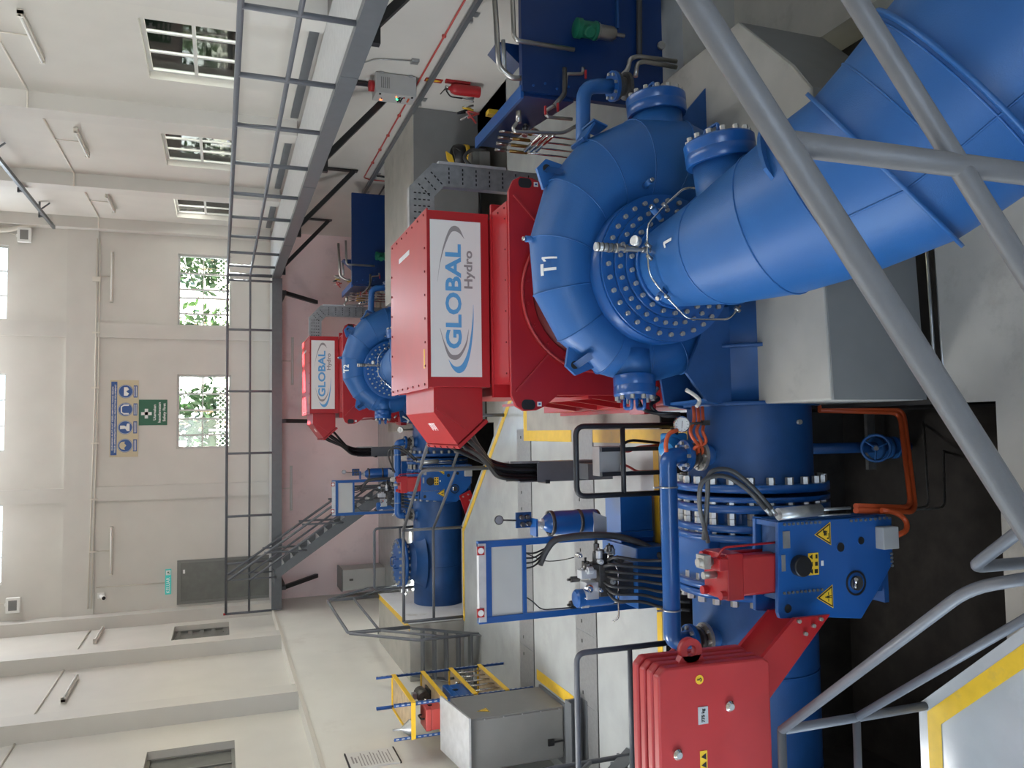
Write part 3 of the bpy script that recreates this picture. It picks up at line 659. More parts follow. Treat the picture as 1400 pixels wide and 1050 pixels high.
# actuator housing: two tall plates on the camera side
YA = 4.62
def AP(X, Y, y=YA): return at(X, Y, y=y)
ol = [AP(*q) for q in ((1064, 714), (1190, 707), (1219, 707), (1221, 770), (1198, 812), (1178, 846), (1125, 844), (1067, 846), (1064, 838))]
M().prism([V((q.x, YA, q.z)) for q in ol], (0, .035, 0)).build('housing_plate', 'blue_smooth', BV, bevel=.006)
ol2 = [AP(*q) for q in ((1066, 714), (1190, 710), (1219, 712), (1223, 770), (1222, 812), (1192, 846), (1160, 858), (1125, 850), (1067, 846))]
M().prism([V((q.x, YA + .27, q.z)) for q in ol2], (0, .035, 0)).build('housing_plate', 'blue_smooth', BV, bevel=.006)
tl, tr, bl = AP(1064, 714), AP(1064, 846), AP(1219, 707)
for X, Y0, Y1 in ((1064, 715, 722), (1064, 800, 808)):
    p, q = AP(X, Y0), AP(X, Y1); M().box(min(p.x, q.x), max(p.x, q.x), YA + .035, YA + .27, p.z - .30, p.z - .02).build('housing_web', 'blue_smooth', BV)
M().box(tr.x + .02, tl.x - .0, YA + .035, YA + .27, bl.z + .02, bl.z + .06).build('housing_web', 'blue_dull', BV)
M().box(tr.x + .10, tl.x, YA + .06, YA + .25, bl.z + .06, tl.z - .05).build('crank_case', 'blue_dull', BV)
# bracket joining it to the valve body
M().box(tr.x + .25, tl.x - .03, YA + .30, PY - .3, tl.z - .62, tl.z - .25).build('actuator_bracket', 'blue_smooth', BV)
M().box(tr.x + .16, tr.x + .20, YA + .30, PY - .1, tl.z - .25, tl.z - .02).build('housing_web', 'blue_smooth', BV)
def stud_row(n, P0, P1, r=.010):
    p, q = AP(*P0), AP(*P1)
    for i in range(n):
        c = p.lerp(q, i / (n - 1)); M().cyl((c.x, YA, c.z), (c.x, YA - .012, c.z), r, n=8).build('cap_screw', 'steel_grey', BV)
stud_row(9, (1072, 717), (1120, 714)); stud_row(9, (1163, 712), (1215, 708)); stud_row(10, (1072, 811), (1123, 806)); stud_row(4, (1218, 757), (1219, 773))
def hole(X, Y, r):
    c = AP(X, Y); M().cyl((c.x, YA - .003, c.z), (c.x, YA + .01, c.z), r, n=20).build('plate_hole', 'black', BV)
    M().ring((c.x, YA - .005, c.z), (0, 1, 0), r, r * 1.15, .006, 20).build('hole_rim', 'blue_smooth', BV)
hole(1149, 748, .033); hole(1177, 739, .028); hole(1077, 832, .03)
c = AP(1092, 773); M().lathe((c.x, YA, c.z), (0, -1, 0), [(.072, 0), (.072, .05), (.066, .056), (0, .056)], 26).build('black_cap', 'black', BV)
c = AP(1170, 797); M().ring((c.x, YA - .006, c.z), (0, 1, 0), .075, .088, .008, 28).build('shaft_ring', 'black', BV); M().cyl((c.x, YA, c.z), (c.x, YA - .02, c.z), .05, n=20).build('shaft_end', 'dark_metal', BV)
M().cyl((c.x - .01, YA - .02, c.z + .02), (c.x + .04, YA - .06, c.z + .05), .014, n=10).cyl((c.x + .01, YA - .02, c.z + .02), (c.x - .03, YA - .05, c.z + .05), .012, n=8).build('position_sensor', 'chrome', BV)
def plate(name, X, Y, w, h, mt, d=.004): 
    c = AP(X, Y); return M().box(c.x - w / 2, c.x + w / 2, YA - d, YA, c.z - h / 2, c.z + h / 2).build(name, mt, BV)
plate('rating_plate', 1075, 738, .115, .058, 'galv'); plate('rating_plate', 1071, 770, .11, .032, 'galv')
def warn_tri(parent, c, r, n, rt, up=None, glyph='hand'):
    """yellow warning triangle: black border and a small black pictogram"""
    up = up or V((0, 0, 1)); c, n, rt = V(c), V(n).normalized(), V(rt).normalized()
    def tri(k, off): return [c + n * off + (rt * math.sin(a) + up * math.cos(a)) * r * k for a in (0, 2 * math.pi / 3, 4 * math.pi / 3)]
    o = M().prism(tri(1.1, 0), n * .002).build('warning_sign', 'yellow', parent)
    M().prism(tri(1.0, .002), n * .001).build('sign_border', 'black', o); M().prism(tri(.80, .003), n * .001).build('sign_field', 'yellow', o)
    g = M()
    def bx(x0, x1, z0, z1): g.obox(c + n * .0045 + rt * (x0 + x1) / 2 * r + up * (z0 + z1) / 2 * r, rt * (x1 - x0) / 2 * r, n * .0005, up * (z1 - z0) / 2 * r)
    if glyph == 'hand':
        bx(-.12, .28, -.02, .18); [bx(-.12 + k * .1, -.05 + k * .1, -.18, -.02) for k in range(4)]; bx(-.36, .05, -.34, -.28); bx(-.42, -.30, -.30, -.14); bx(.1, .4, .16, .24)
    elif glyph == 'person':
        bx(-.06, .06, .10, .24); bx(-.10, .10, -.18, .08); bx(-.38, -.14, -.12, -.05); bx(.14, .38, -.12, -.05); bx(-.10, -.03, -.38, -.18); bx(.03, .10, -.38, -.18)
    else:
        bx(-.03, .08, .0, .34); bx(-.10, .03, -.14, .02); bx(-.02, .05, -.34, -.12)
    g.build('sign_symbol', 'black', o); return o
c = AP(1128, 730); warn_tri(BV, (c.x, YA - .001, c.z), .085, (0, -1, 0), (1, 0, 0), glyph='hand')
c = AP(1131, 816); warn_tri(BV, (c.x, YA - .001, c.z), .085, (0, -1, 0), (1, 0, 0), glyph='person')
c = AP(1112, 771); o = M().box(c.x - .075, c.x + .075, YA - .003, YA, c.z - .043, c.z + .043).build('yellow_label', 'yellow', BV)
g = M()
for i in range(3):
    x = c.x - .05 + i * .05; g.prism([(x - .018, YA - .0035, c.z + .008), (x + .018, YA - .0035, c.z + .008), (x, YA - .0035, c.z + .036)], (0, -.0008, 0)).box(x - .014, x + .014, YA - .0045, YA - .003, c.z - .034, c.z - .006 - .006 * i)
g.build('label_marks', 'black', o)
plate('white_tag', 1124, 770, .035, .02, 'white')
c = AP(1207, 734); jb = M().box(c.x - .078, c.x + .078, YA - .08, YA, c.z - .07, c.z + .07).build('terminal_box', 'box_grey', BV, bevel=.006)
# red hydraulic cylinder standing on the housing
c = AP(1064, 778, YA + .17); hw = .155; zb, zt = c.z - .02, at(978, 778, y=YA + .17).z; yc = YA + .17
M().box(c.x - hw, c.x + hw, yc - .14, yc + .14, zt - .13, zt).build('cylinder_head', 'red', BV, bevel=.008)
M().box(c.x - hw, c.x + hw, yc - .14, yc + .14, zb, zb + .035).build('cylinder_base', 'red', BV, bevel=.006)
M().cyl((c.x, yc, zb), (c.x, yc, zt - .1), .128, n=28).build('cylinder_barrel', 'red', BV); M().box(c.x - .125, c.x + .125, yc - .128, yc - .09, zb + .03, zt - .12).build('barrel_cover', 'red_light', BV, bevel=.01)
for sx in (-1, 1):
    for sy in (-1, 1):
        q = V((c.x + sx * .12, yc + sy * .108, 0)); M().cyl((q.x, q.y, zb), (q.x, q.y, zt - .02), .016, n=10).build('tie_rod', 'red', BV)
        M().cyl((q.x, q.y, zt), (q.x, q.y, zt + .04), .03, n=8, smooth=False).build('tie_nut', 'red', BV)
M().tube([(c.x + .12, yc - .1, zt + .05), (c.x + .20, yc - .12, zt + .02), (c.x + .21, yc - .12, zb + .0)], .008, 6, fil=.04).build('red_line', 'red', BV)
M().box(c.x + .05, c.x + .13, yc - .16, yc - .04, zt, zt + .07).build('port_block', 'red', BV, bevel=.004)
M().cyl((c.x + .10, yc - .06, zt + .07), (c.x + .10, yc - .06, zt + .18), .03, n=10).cyl((c.x + .0, yc - .0, zt), (c.x + .0, yc - .0, zt + .1), .025, n=10).box(c.x + .06, c.x + .15, yc - .1, yc, zt + .10, zt + .15).build('hose_union', 'bolt_metal', BV)
# grey damper and black hoses
p, q = AP(1064, 703, YA - .05), AP(1118, 701, YA - .05); M().cyl((p.x, p.y, p.z), (q.x + .02, q.y, q.z - .02), .042, n=16).build('damper', 'galv', BV)
M().cyl((q.x + .02, q.y, q.z), (q.x + .02, q.y, q.z - .28), .010, n=8).cyl((q.x - .02, q.y, q.z), (q.x - .02, q.y, q.z - .28), .006, n=8).build('damper_rod', 'galv', BV)
for k, (Xa, Ya) in enumerate(((968, 741), (962, 737))):
    e0 = at(Xa, Ya, y=YA + .1); pts = [e0, at(955 + 12 * (k), 690, y=YA - .0), at(958 + 10 * k, 655 - 12 * k, y=YA - .08), at(990 + 8 * k, 648 - 8 * k, y=YA - .1), at(1022 + 8 * k, 668 - 2 * k, y=YA - .1), at(1046 + 8 * k, 695, y=YA - .06)]
    M().tube(fillet(pts, .3, 8), .016, 8).build('hydraulic_hose', 'hose_grey', BV)
    M().cyl(pts[-1], pts[-1] + (pts[-1] - pts[-2]).normalized() * .07, .015, n=8).build('hose_end', 'galv', BV)
# red lever arm and counterweight
YW = 4.50
hubp = AP(1125, 842, YW + .0)
def AW(X, Y, y=YW): return at(X, Y, y=y)
arm = [AW(*q) for q in ((1096, 836), (1138, 842), (1062, 938), (1015, 925))]
arm = [AW(*q) for q in ((1090, 846), (1138, 841), (1040, 978), (1008, 945))]
M().prism([V((q.x, YW + .02, q.z)) for q in arm], (0, .03, 0)).build('lever_arm', 'red', BV, bevel=.004)
arm2 = [AW(*q) for q in ((1062, 850), (1092, 846), (1010, 945), (985, 925))]
M().prism([V((q.x, YW + .28, q.z)) for q in arm], (0, .03, 0)).build('lever_arm', 'red', BV, bevel=.004)
for X, Y in ((1094, 850), (1114, 856), (1124, 847), (1103, 867)): c = AW(X, Y); M().cyl((c.x, YW + .02, c.z), (c.x, YW - .0, c.z), .014, n=8).build('arm_bolt', 'bolt_metal', BV)
def wplate(y0, y1, grow, name='counterweight_plate'):
    a_, b_ = AW(886, 908), AW(1036, 896); L_ = at(960, 1180, y=YW).x; g = grow
    x1t, x1b = a_.x + g, b_.x + g - .01; zt_, zb_ = a_.z + g, b_.z - g * .5; ch = .05
    return M().prism([(L_ - g, y0, zt_), (x1t - ch, y0, zt_), (x1t, y0, zt_ - ch), (x1b + .03, y0, zb_ + ch), (x1b + .0, y0, zb_), (L_ - g, y0, zb_)], (0, y1 - y0, 0)).build(name, 'red_light', BV, bevel=.012)
wp = wplate(YW - .12, YW - .05, 0.); wplate(YW - .045, YW + .02, .006); wplate(YW + .055, YW + .12, .0); wplate(YW + .125, YW + .19, .012)
c = AW(940, 897); ec = V((c.x + .035, YW - .02, c.z)); M().ring(ec + V((.01, -.03, 0)), (0, 1, 0), .034, .075, .05, 28).prism([(ec.x - .07, YW - .05, ec.z - .10), (ec.x - .02, YW - .05, ec.z - .072), (ec.x - .02, YW - .05, ec.z + .072), (ec.x - .07, YW - .05, ec.z + .10)], (0, .05, 0)).build('lifting_eye', 'red_light', BV)
for X, Y in ((997, 965), (926, 1031)): c = AW(X, Y, YW - .12); M().lathe((c.x, YW - .12, c.z), (0, -1, 0), [(.034, 0), (.034, .015), (.02, .03), (0, .03)], 14).build('dome_nut', 'chrome', BV)
c = AW(961, 978, YW - .12); wpl = M().box(c.x - .052, c.x + .052, YW - .124, YW - .12, c.z - .035, c.z + .035).build('weight_plate', 'galv_light', BV)
text('775 kg', 'weight_text', 'black', BV, (c.x, YW - .125, c.z), (1, 0, 0), (0, 0, 1), .022, .001, bold=.001)
c = AW(956, 929, YW - .12); dsc = M().cyl((c.x, YW - .12, c.z), (c.x, YW - .124, c.z), .028, n=24).build('hook_sticker', 'yellow', BV)
M().tube([(c.x, YW - .126, c.z + .018), (c.x, YW - .126, c.z + .004), (c.x + .01, YW - .126, c.z - .006), (c.x, YW - .126, c.z - .014), (c.x - .011, YW - .126, c.z - .005)], .003, 5).build('hook_mark', 'black', dsc)
c = AW(962, 1040, YW - .12); yl = M().box(c.x - .06, c.x + .06, YW - .123, YW - .12, c.z - .025, c.z + .025).build('yellow_label', 'yellow', BV)
for s_ in (.025, -.025): M().prism([(c.x + s_ - .02, YW - .124, c.z - .017), (c.x + s_ + .02, YW - .124, c.z - .017), (c.x + s_, YW - .124, c.z + .018)], (0, -.001, 0)).build('label_marks', 'black', yl)
# =================================================================== generator
G = thing('generator', 'red generator of the near unit, its logo panel above the turbine marked T1', 'generator', (CX, 8.0, .012), second='red generator of the far unit, below the gallery by the back wall')
BX0, BX1, BY0, BY1, BZ0, BZ1 = .40, 2.055, 7.235, 8.88, 1.80, 2.40
M().box(BX0, BX1, BY0, BY1, BZ0, BZ1 - .004).build('cooler_housing', 'red', G, bevel=.004)
tp = M().box(BX0 - .012, BX1 + .012, BY0 - .012, BY1 + .012, BZ1 - .004, BZ1 + .008).build('top_cover', 'red', G)
def screws(p, q, n, d, parent, r=.011, mt='dark_red'):
    p, q, d = V(p), V(q), V(d)
    for i in range(n): c = p.lerp(q, i / max(1, n - 1)); M().cyl(c, c + d * .009, r, n=7).build('cover_screw', mt, parent)
zt = BZ1 + .008
screws((BX1 - .03, BY0 + .1, zt), (BX1 - .03, BY1 - .08, zt), 7, (0, 0, 1), tp); screws((BX0 + .03, BY0 + .1, zt), (BX0 + .03, BY1 - .08, zt), 7, (0, 0, 1), tp)
screws((BX0 + .2, BY0 + .07, zt), (BX1 - .35, BY0 + .07, zt), 6, (0, 0, 1), tp); screws((BX0 + .2, BY1 - .05, zt), (BX1 - .35, BY1 - .05, zt), 6, (0, 0, 1), tp)
M().box(1.78, 1.83, 7.95, 8.45, zt, zt + .003).build('white_sticker', 'logo_blue', tp).data.materials[0] = MATS['galv_light']
M().box(.58, .76, 7.33, 7.365, zt, zt + .003).build('yellow_sticker', 'yellow', tp)
SY = BY0 - .004
sg = M().box(.495, 1.965, SY - .006, BY0, 1.885, 2.375).build('sign_panel', 'sign_white', G)
text('GLOBAL', 'logo_text', 'logo_blue', sg, (1.245, SY - .0075, 2.148), (1, 0, 0), (0, 0, 1), .150, .002, bold=.006, width=.985)
text('Hydro', 'logo_text', 'logo_grey', sg, (1.505, SY - .0075, 2.005), (1, 0, 0), (0, 0, 1), .080, .002, bold=.003, width=.36)
def crescent(ox, oy, out, inn, mt):
    """tapering crescent of the logo between two edges"""
    def pts(l):
        q = [at(520 + X / 5.833, oy + Y / 5.833, y=SY - .0065) for X, Y in l]; r = []
        for i in range(len(q) - 1):       # smooth each edge
            p0, p1, p2, p3 = q[max(0, i - 1)], q[i], q[i + 1], q[min(len(q) - 1, i + 2)]
            for k in range(5): t = k / 5; r.append(.5 * (2 * p1 + (p2 - p0) * t + (2 * p0 - 5 * p1 + 4 * p2 - p3) * t * t + (3 * p1 - p0 - 3 * p2 + p3) * t ** 3))
        return r + [q[-1]]
    a, b = pts(out), pts(inn); n = len(a); m = M(); m.add(a + b, [(k, k + 1, n + k + 1, n + k) for k in range(n - 1)]); m.build('logo_swoosh', mt, sg)
crescent(520, 260, ((455, 730), (470, 600), (500, 450), (545, 320), (585, 285), (630, 305), (670, 390)), ((456, 730), (474, 600), (510, 460), (556, 350), (590, 327), (632, 345), (669, 390)), 'logo_grey')
crescent(520, 440, ((475, 50), (500, 150), (540, 270), (590, 303), (640, 280), (690, 180), (706, 60)), ((477, 50), (510, 155), (556, 248), (595, 264), (638, 246), (682, 165), (704, 60)), 'logo_grey')
crescent(520, 440, ((543, 300), (575, 370), (625, 410), (682, 370), (722, 230), (743, 20), (742, -135)), ((544, 299), (582, 347), (622, 357), (662, 322), (703, 215), (733, 10), (740, -135)), 'logo_blue')
# terminal hood on the left
HZ = [(.40, 2.335), (.17, 2.335), (-.135, 2.11), (.085, 1.86), (.40, 1.86)]
hd = M().prism([(x, 7.30, z) for x, z in HZ], (0, 1.18, 0)).build('terminal_hood', 'red', G, bevel=.004)
M().beam((.21, 7.295, 2.03 + .28), (.0, 7.295, 1.985), .03, .012, (0, 1, 0)).build('hood_rib', 'red', hd)
gp = M().prism([(-.15, 7.28, 2.115), (.10, 7.28, 1.83), (.075, 7.28, 1.81), (-.175, 7.28, 2.095)], (0, 1.22, 0)).build('gland_plate', 'red', G)
screws((-.163, 7.42, 2.107), (-.163, 8.4, 2.107), 5, (-.65, 0, .76), gp, r=.013)
hs = M()
for i in range(5): hs.obox((.03 + .012 * (i % 2), 7.62 + .045 * i, 2.233 + .009 * (i % 2)), (.030, 0, .0222), (0, .008, 0), (-.0006, 0, .0008))
hs.obox((.065, 7.71, 2.258), (.004, 0, .003), (0, .12, 0), (-.0006, 0, .0008)); hs.build('hood_sticker', 'white', hd)
# body, front plate with lifting ears, bed frame
M().box(.42, 2.02, 6.75, 9.15, .30, 1.78).build('stator_housing', 'red', G, bevel=.01)
M().box(.30, 2.13, 7.15, 7.19, .30, 1.80).build('housing_frame', 'red', G)
bt = M().box(.42, 2.05, 6.74, 7.235, 1.775, 1.79).build('body_cover', 'red', G)
screws((2.0, 6.8, 1.79), (2.0, 7.15, 1.79), 3, (0, 0, 1), bt, r=.009); screws((.5, 6.79, 1.79), (1.9, 6.79, 1.79), 6, (0, 0, 1), bt, r=.008)
FP = [(.30, .34), (.30, 1.34), (.20, 1.47), (.165, 1.55), (.16, 1.67), (.20, 1.74), (.30, 1.785)]
poly = [(x, 6.70, z) for x, z in FP] + [(2 * CX - x, 6.70, z) for x, z in FP[::-1]]
fp = M().prism(poly, (0, .04, 0)).build('front_plate', 'red', G, bevel=.005)
for sx in (1, -1):
    ex = CX + sx * 1.0; s_ = M()
    s_.prism([(ex + sx * (.045 * math.cos(a)), 6.697, 1.625 + (.03 if math.sin(a) > 0 else -.03) + .035 * math.sin(a)) for a in [2 * math.pi * i / 20 for i in range(20)]], (0, .004, 0)); s_.build('lifting_slot', 'black', fp)
    tg_ = M().box(ex - .02 + sx * -.005, ex + .02 + sx * -.005, 6.695, 6.70, 1.50, 1.54).build('hook_label', 'white', fp); M().box(ex - .008 + sx * -.005, ex + .008 + sx * -.005, 6.693, 6.695, 1.51, 1.53).build('label_mark', 'sign_blue', tg_)
    M().beam((CX + sx * .88, 6.69, 1.74), (CX + sx * .52, 6.69, 1.40), .014, .02, (0, 1, 0)).build('plate_rib', 'red_light', fp)
    M().beam((CX + sx * .88, 6.69, .42), (CX + sx * .52, 6.69, .60), .014, .02, (0, 1, 0)).build('plate_rib', 'red_light', fp)
M().ring((CX, 6.66, CZ), (0, 1, 0), .60, .705, .045, 56).build('bearing_flange', 'red', G)
lp = M().tube([(CX + .70 * math.cos(a), 6.655, CZ + .70 * math.sin(a)) for a in [2 * math.pi * i / 56 for i in range(56)]], .016, 6, closed=True).build('flange_lip', 'red_light', G)
bolt_circle(lp, (CX, 6.66, CZ), (0, -1, 0), .65, 20, .016, .02, mt='red', a0=.15)
M().lathe((CX, 6.68, CZ), (0, -1, 0), [(.60, 0), (.55, .08), (.40, .14), (.30, .35), (.22, .6), (0, .6)], 40).build('bearing_housing', 'dark_red', G)
bf = M().box(.20, 2.24, 6.62, 9.6, .05, .30).build('bed_frame', 'red', G, bevel=.006)
M().box(.16, 2.28, 6.6, 9.65, .012, .05).build('foot_flange', 'red', bf)
for y in (6.95, 7.5, 8.05, 8.6): M().prism([(.30, y, 1.0), (.20, y, .30), (.30, y, .30)], (0, .03, 0)).build('side_rib', 'red', G)
M().box(.27, .30, 6.74, 9.15, .98, 1.02).build('side_rib', 'red', G)
M().box(.33, .42, 7.35, 9.0, 1.05, 1.7).build('side_duct', 'red', G, bevel=.01)
M().box(.12, .30, 6.42, 6.70, .50, .62).build('plate_step', 'red', G)
M().box(2.05, 2.42, 6.9, 7.9, .012, .4).build('side_box', 'red', G)

# power cables to their steel duct
TRX0, TRX1, TRY = -.58, -.36, 8.30
DU = thing('cable_duct', 'dark steel duct standing on the floor under the near red hood', 'duct', ((TRX0 + TRX1) / 2, TRY + .1, 0), second='dark steel duct standing under the far red hood')
M().box(TRX0, TRX0 + .012, TRY, TRY + .24, .0, 1.12).box(TRX1 - .012, TRX1, TRY, TRY + .24, 0, 1.22).box(TRX0, TRX1, TRY + .23, TRY + .24, 0, 1.2).build('duct_channel', 'steel_grey', DU)
M().box(TRX0 - .0, TRX1, TRY - .01, TRY, .0, .92).build('duct_cover', 'steel_grey', DU)
M().prism([(TRX1 - .012, TRY - .02, 1.24), (TRX1 + .012, TRY - .02, 1.24), (TRX1 + .012, TRY - .02, .90), (TRX1 - .012, TRY - .02, .90)], (0, .03, 0)).build('edge_trim', 'galv', DU)
M().box(TRX0 - .02, TRX0 + .02, TRY - .03, TRY + .2, .78, .83).build('duct_clamp', 'black', DU)
M().box(TRX0 + .02, TRX1 - .03, TRY - .25, TRY, .30, .42).build('duct_base_bracket', 'steel_grey', DU)
for i in range(5):
    t = i / 4; a = V((-.11 + .15 * (i % 3) / 2, 7.5 + .75 * t, 2.06 - .16 * (i % 3) / 2)); e = V((-.55 + .035 * i, TRY + .07 + .035 * (i % 3), 1.0))
    pts = [a + V((.05, 0, .05)), a, a + V((-.13, .0, -.17)), V((e.x - .02 + .05, (a.y + e.y) / 2 + .05, 1.55)), V((e.x, e.y, 1.25)), e, V((e.x, e.y, .3))]
    pts = [a + V((.05, 0, .05)), a + V((-.06, .02, -.10)), V((a.x - .18, a.y * .6 + e.y * .4, 1.68)), V((e.x + .03, e.y - .03, 1.36)), V((e.x, e.y, 1.1)), V((e.x, e.y, .6))]
    o = M().tube(fillet(pts, .5, 10), .026, 10).build('power_cable', 'rubber')
    tag(o, 'thick black power cable hanging from the near red hood to the steel duct', 'cable', 'cables of the near unit', second='thick black power cable hanging from the far red hood')
    o['second_group'] = 'cables of the far unit'

# perforated cable tray from the generator to the floor on the right
CT = thing('cable_tray', 'grey perforated cable tray bending down beside the near generator', 'tray', (2.6, 8.5, 0), second='grey perforated cable tray bending down beside the far generator')
ty0, ty1 = 8.40, 8.52
pth = [(2.05, 2.24), (2.62, 2.24), (2.86, 2.02), (2.86, .0)]; pti = [(2.05, 2.02), (2.53, 2.02), (2.64, 1.92), (2.64, .0)]
pth = [(2.05, 2.30), (2.62, 2.30), (2.90, 2.04), (2.90, 0)]; pti = [(2.05, 2.03), (2.54, 2.03), (2.66, 1.92), (2.66, 0)]
M().prism([(x, ty0, z) for x, z in pth] + [(x, ty0, z) for x, z in pti[::-1]], (0, .006, 0)).build('tray_bottom', 'galv', CT)
rl = M()
for a, b in list(zip(pth, pth[1:])) + list(zip(pti, pti[1:])): rl.beam((a[0], ty0 + .05, a[1]), (b[0], ty0 + .05, b[1]), .10, .008, (0, 0, 1) if abs(a[0] - b[0]) > .01 else (1, 0, 0))
rl.build('tray_side', 'galv', CT)
for (x0, z0, x1, z1, n) in ((2.14, 2.165, 2.56, 2.165, 7), (2.60, 2.14, 2.74, 2.0, 3), (2.78, 1.86, 2.78, .85, 14)):
    for i in range(n):
        t = i / (n - 1); c = V((x0 + (x1 - x0) * t, ty0, z0 + (z1 - z0) * t)); d = V((x1 - x0, 0, z1 - z0)).normalized(); q = V((d.z, 0, -d.x))
        for o_ in (-.075, -.025, .025, .075): p_ = c + q * o_; M().obox(p_ + V((0, -.001, 0)), d * .007, (0, .001, 0), q * .014).build('slot', 'black', CT) if i % 2 == 0 or z1 > 1 else None
M().box(2.90, 2.93, ty0 - .01, ty1, 1.2, 1.98).build('tray_side', 'galv_light', CT)

# =================================================================== oil unit with green pump on the right
OU = thing('oil_unit', 'tall dark blue oil cooler cabinet with green pump beside the near turbine', 'cabinet', (4.1, 7.6, 0), second='dark blue oil cooler cabinet with green pump beside the far turbine')
TZ = 1.56
M().box(3.16, 5.15, 6.90, 6.98, .05, TZ).build('cabinet', 'blue_dark', OU, bevel=.006)
M().prism([(3.13, 6.94, 1.02), (3.13, 6.94, TZ - .02), (3.13, 8.35, TZ - .02), (3.13, 8.35, 1.28)], (.05, 0, 0)).build('side_plate', 'blue_dark', OU)
M().box(3.10, 3.22, 6.92, 8.36, TZ - .02, TZ + .01).build('top_lip', 'blue_smooth', OU)
M().box(4.2, 5.15, 6.98, 7.6, .05, 1.2).build('tank', 'blue_dark', OU)
M().prism([(3.55, 7.2, TZ - .1), (3.75, 7.2, TZ - .1), (3.75, 7.2, TZ + .14)], (0, .3, 0)).build('pipe_bracket', 'blue_dark', OU)
for i in range(4): c = V((3.22 + .035 * (i % 2), 6.898, 1.45 - .12 * i)); M().cyl(c, c + V((0, -.01, 0)), .012, n=8).build('cap_screw', 'blue_smooth', OU)
M().box(3.9, 4.9, 6.86, 6.90, .55, .575).build('front_seam', 'blue_dull', OU)
zm = at(815, 45, y=6.74).z; mx_ = at(800, 40, y=6.74).x
mo = M().lathe((mx_, 6.74, zm), (0, 0, 1), [(0, 0), (.088, 0), (.088, .02), (.078, .03), (.078, .15), (.092, .16), (.092, .21), (.075, .22), (0, .22)], 20).build('pump_motor', 'green_motor', OU)
M().lathe((mx_ - .04, 6.68, zm + .12), (-.6, -.8, 0), [(.055, 0), (.055, .08), (.045, .09), (0, .09)], 14).build('motor_box', 'green_motor', mo)
M().lathe((mx_, 6.74, zm), (0, 0, -1), [(0, 0), (.08, 0), (.08, .02), (.068, .03), (.068, .17), (.05, .2), (.02, .21), (.02, .3), (0, .3)], 18).build('pump_body', 'brushed', OU)
def opipe(pix, r, y, mt='brushed', fil=.06, name='oil_pipe', yo=None):
    pts = [at(X, Y, y=(y if len(q) == 0 else q[0])) for X, Y, *q in pix]; return M().tube(pts, r, 8, fil=fil).build(name, mt, OU)
opipe([(700, -20), (703, 55), (785, 68)], .022, 6.72); opipe([(676, -10), (682, 92), (700, 107), (712, 107)], .026, 6.8)
opipe([(688, 55), (690, 95)], .02, 6.86, 'galv', 0)
opipe([(797, 92), (797, 101), (775, 101), (772, 130), (760, 143), (745, 152), (748, 160), (782, 163)], .017, 6.75, 'brushed', .03)
opipe([(772, 93), (772, 128), (758, 145)], .024, 6.74, 'dark_metal', .03, 'oil_valve')
opipe([(709, 152), (709, 165), (701, 175), (704, 180), (770, 182), (797, 167)], .016, 6.6, 'brushed', .05)
opipe([(709, 152), (709, 168)], .026, 6.6, 'brushed', 0, 'oil_valve')
for X, Y in ((800, 101), (745, 150), (762, 146)): c = at(X, Y, y=6.72); M().box(c.x - .05, c.x + .03, c.y - .02, c.y, c.z - .008, c.z + .008).build('valve_lever', 'red', OU)
for k, (X0, X1) in enumerate(((742, 718), (750, 726), (758, 733))):
    p, q = at(X0, 183, y=6.9), at(X1, 206, y=7.3); M().cyl(p, q, .02, n=10).build('chrome_pipe', 'chrome', OU)
opipe([(874, -10), (874, 78)], .03, 6.85, 'hose_grey', 0, 'riser'); opipe([(946, -10), (944, 70)], .03, 6.85, 'hose_grey', 0, 'riser')
opipe([(925, 84), (872, 77), (861, 80), (859, 95), (848, 105)], .022, 6.5, 'brushed', .06); opipe([(925, 92), (880, 84), (871, 87), (869, 105)], .022, 6.5, 'brushed', .06)
c = at(903, 63, y=6.89); M().cyl(c, c + V((0, -.03, 0)), .04, n=16).build('sight_glass', 'bolt_metal', OU)
M().box(3.35, 3.55, 6.95, 8.2, 1.02, 1.12).box(3.28, 3.36, 7.0, 7.1, .3, 1.1).build('stand_beam', 'blue_dull', OU)
# cluster of brass valves and tubes under the tray
for i in range(4):
    x = 2.98 + .05 * i; yy = 8.0 - .05 * i
    M().cyl((x, yy, .05), (x, yy, 1.40), .011, n=7).build('riser_tube', 'chrome', OU); M().cyl((x, yy, 1.10), (x, yy, 1.30), .019, n=8).build('brass_valve', 'brass', OU)
    M().cyl((x, yy, 1.34), (x, yy, 1.46), .02, n=8).build('tube_union', 'brushed', OU)
for i in range(9):
    c = V((3.22 + random.uniform(-.1, .14), 7.8 + random.uniform(-.3, .3), random.uniform(1.0, 1.4))); d = V((random.uniform(-1, 1), random.uniform(-1, 1), random.uniform(-.5, 1))).normalized() * .09
    M().cyl(c, c + d, .02, n=8).cyl(c + d, c + d * 1.5, .03, n=8).build('fitting', random.choice(('dark_metal', 'brushed', 'brushed')), OU)
for i in range(7):
    c = V((3.45 + random.uniform(-.1, .12), 8.15 + random.uniform(-.12, .12), TZ + .03 + random.uniform(0, .1))); M().tube([c, c + V((random.uniform(-.1, .1), .05, .12)), c + V((random.uniform(-.1, .1), random.uniform(-.1, .1), .02))], .012, 6, fil=.03).build('tray_hose', random.choice(('black', 'brushed', 'red_pipe', 'yellow')), OU)
M().box(3.45, 3.50, 8.2, 8.3, 1.2, TZ - .1).build('yellow_bracket', 'yellow', OU)

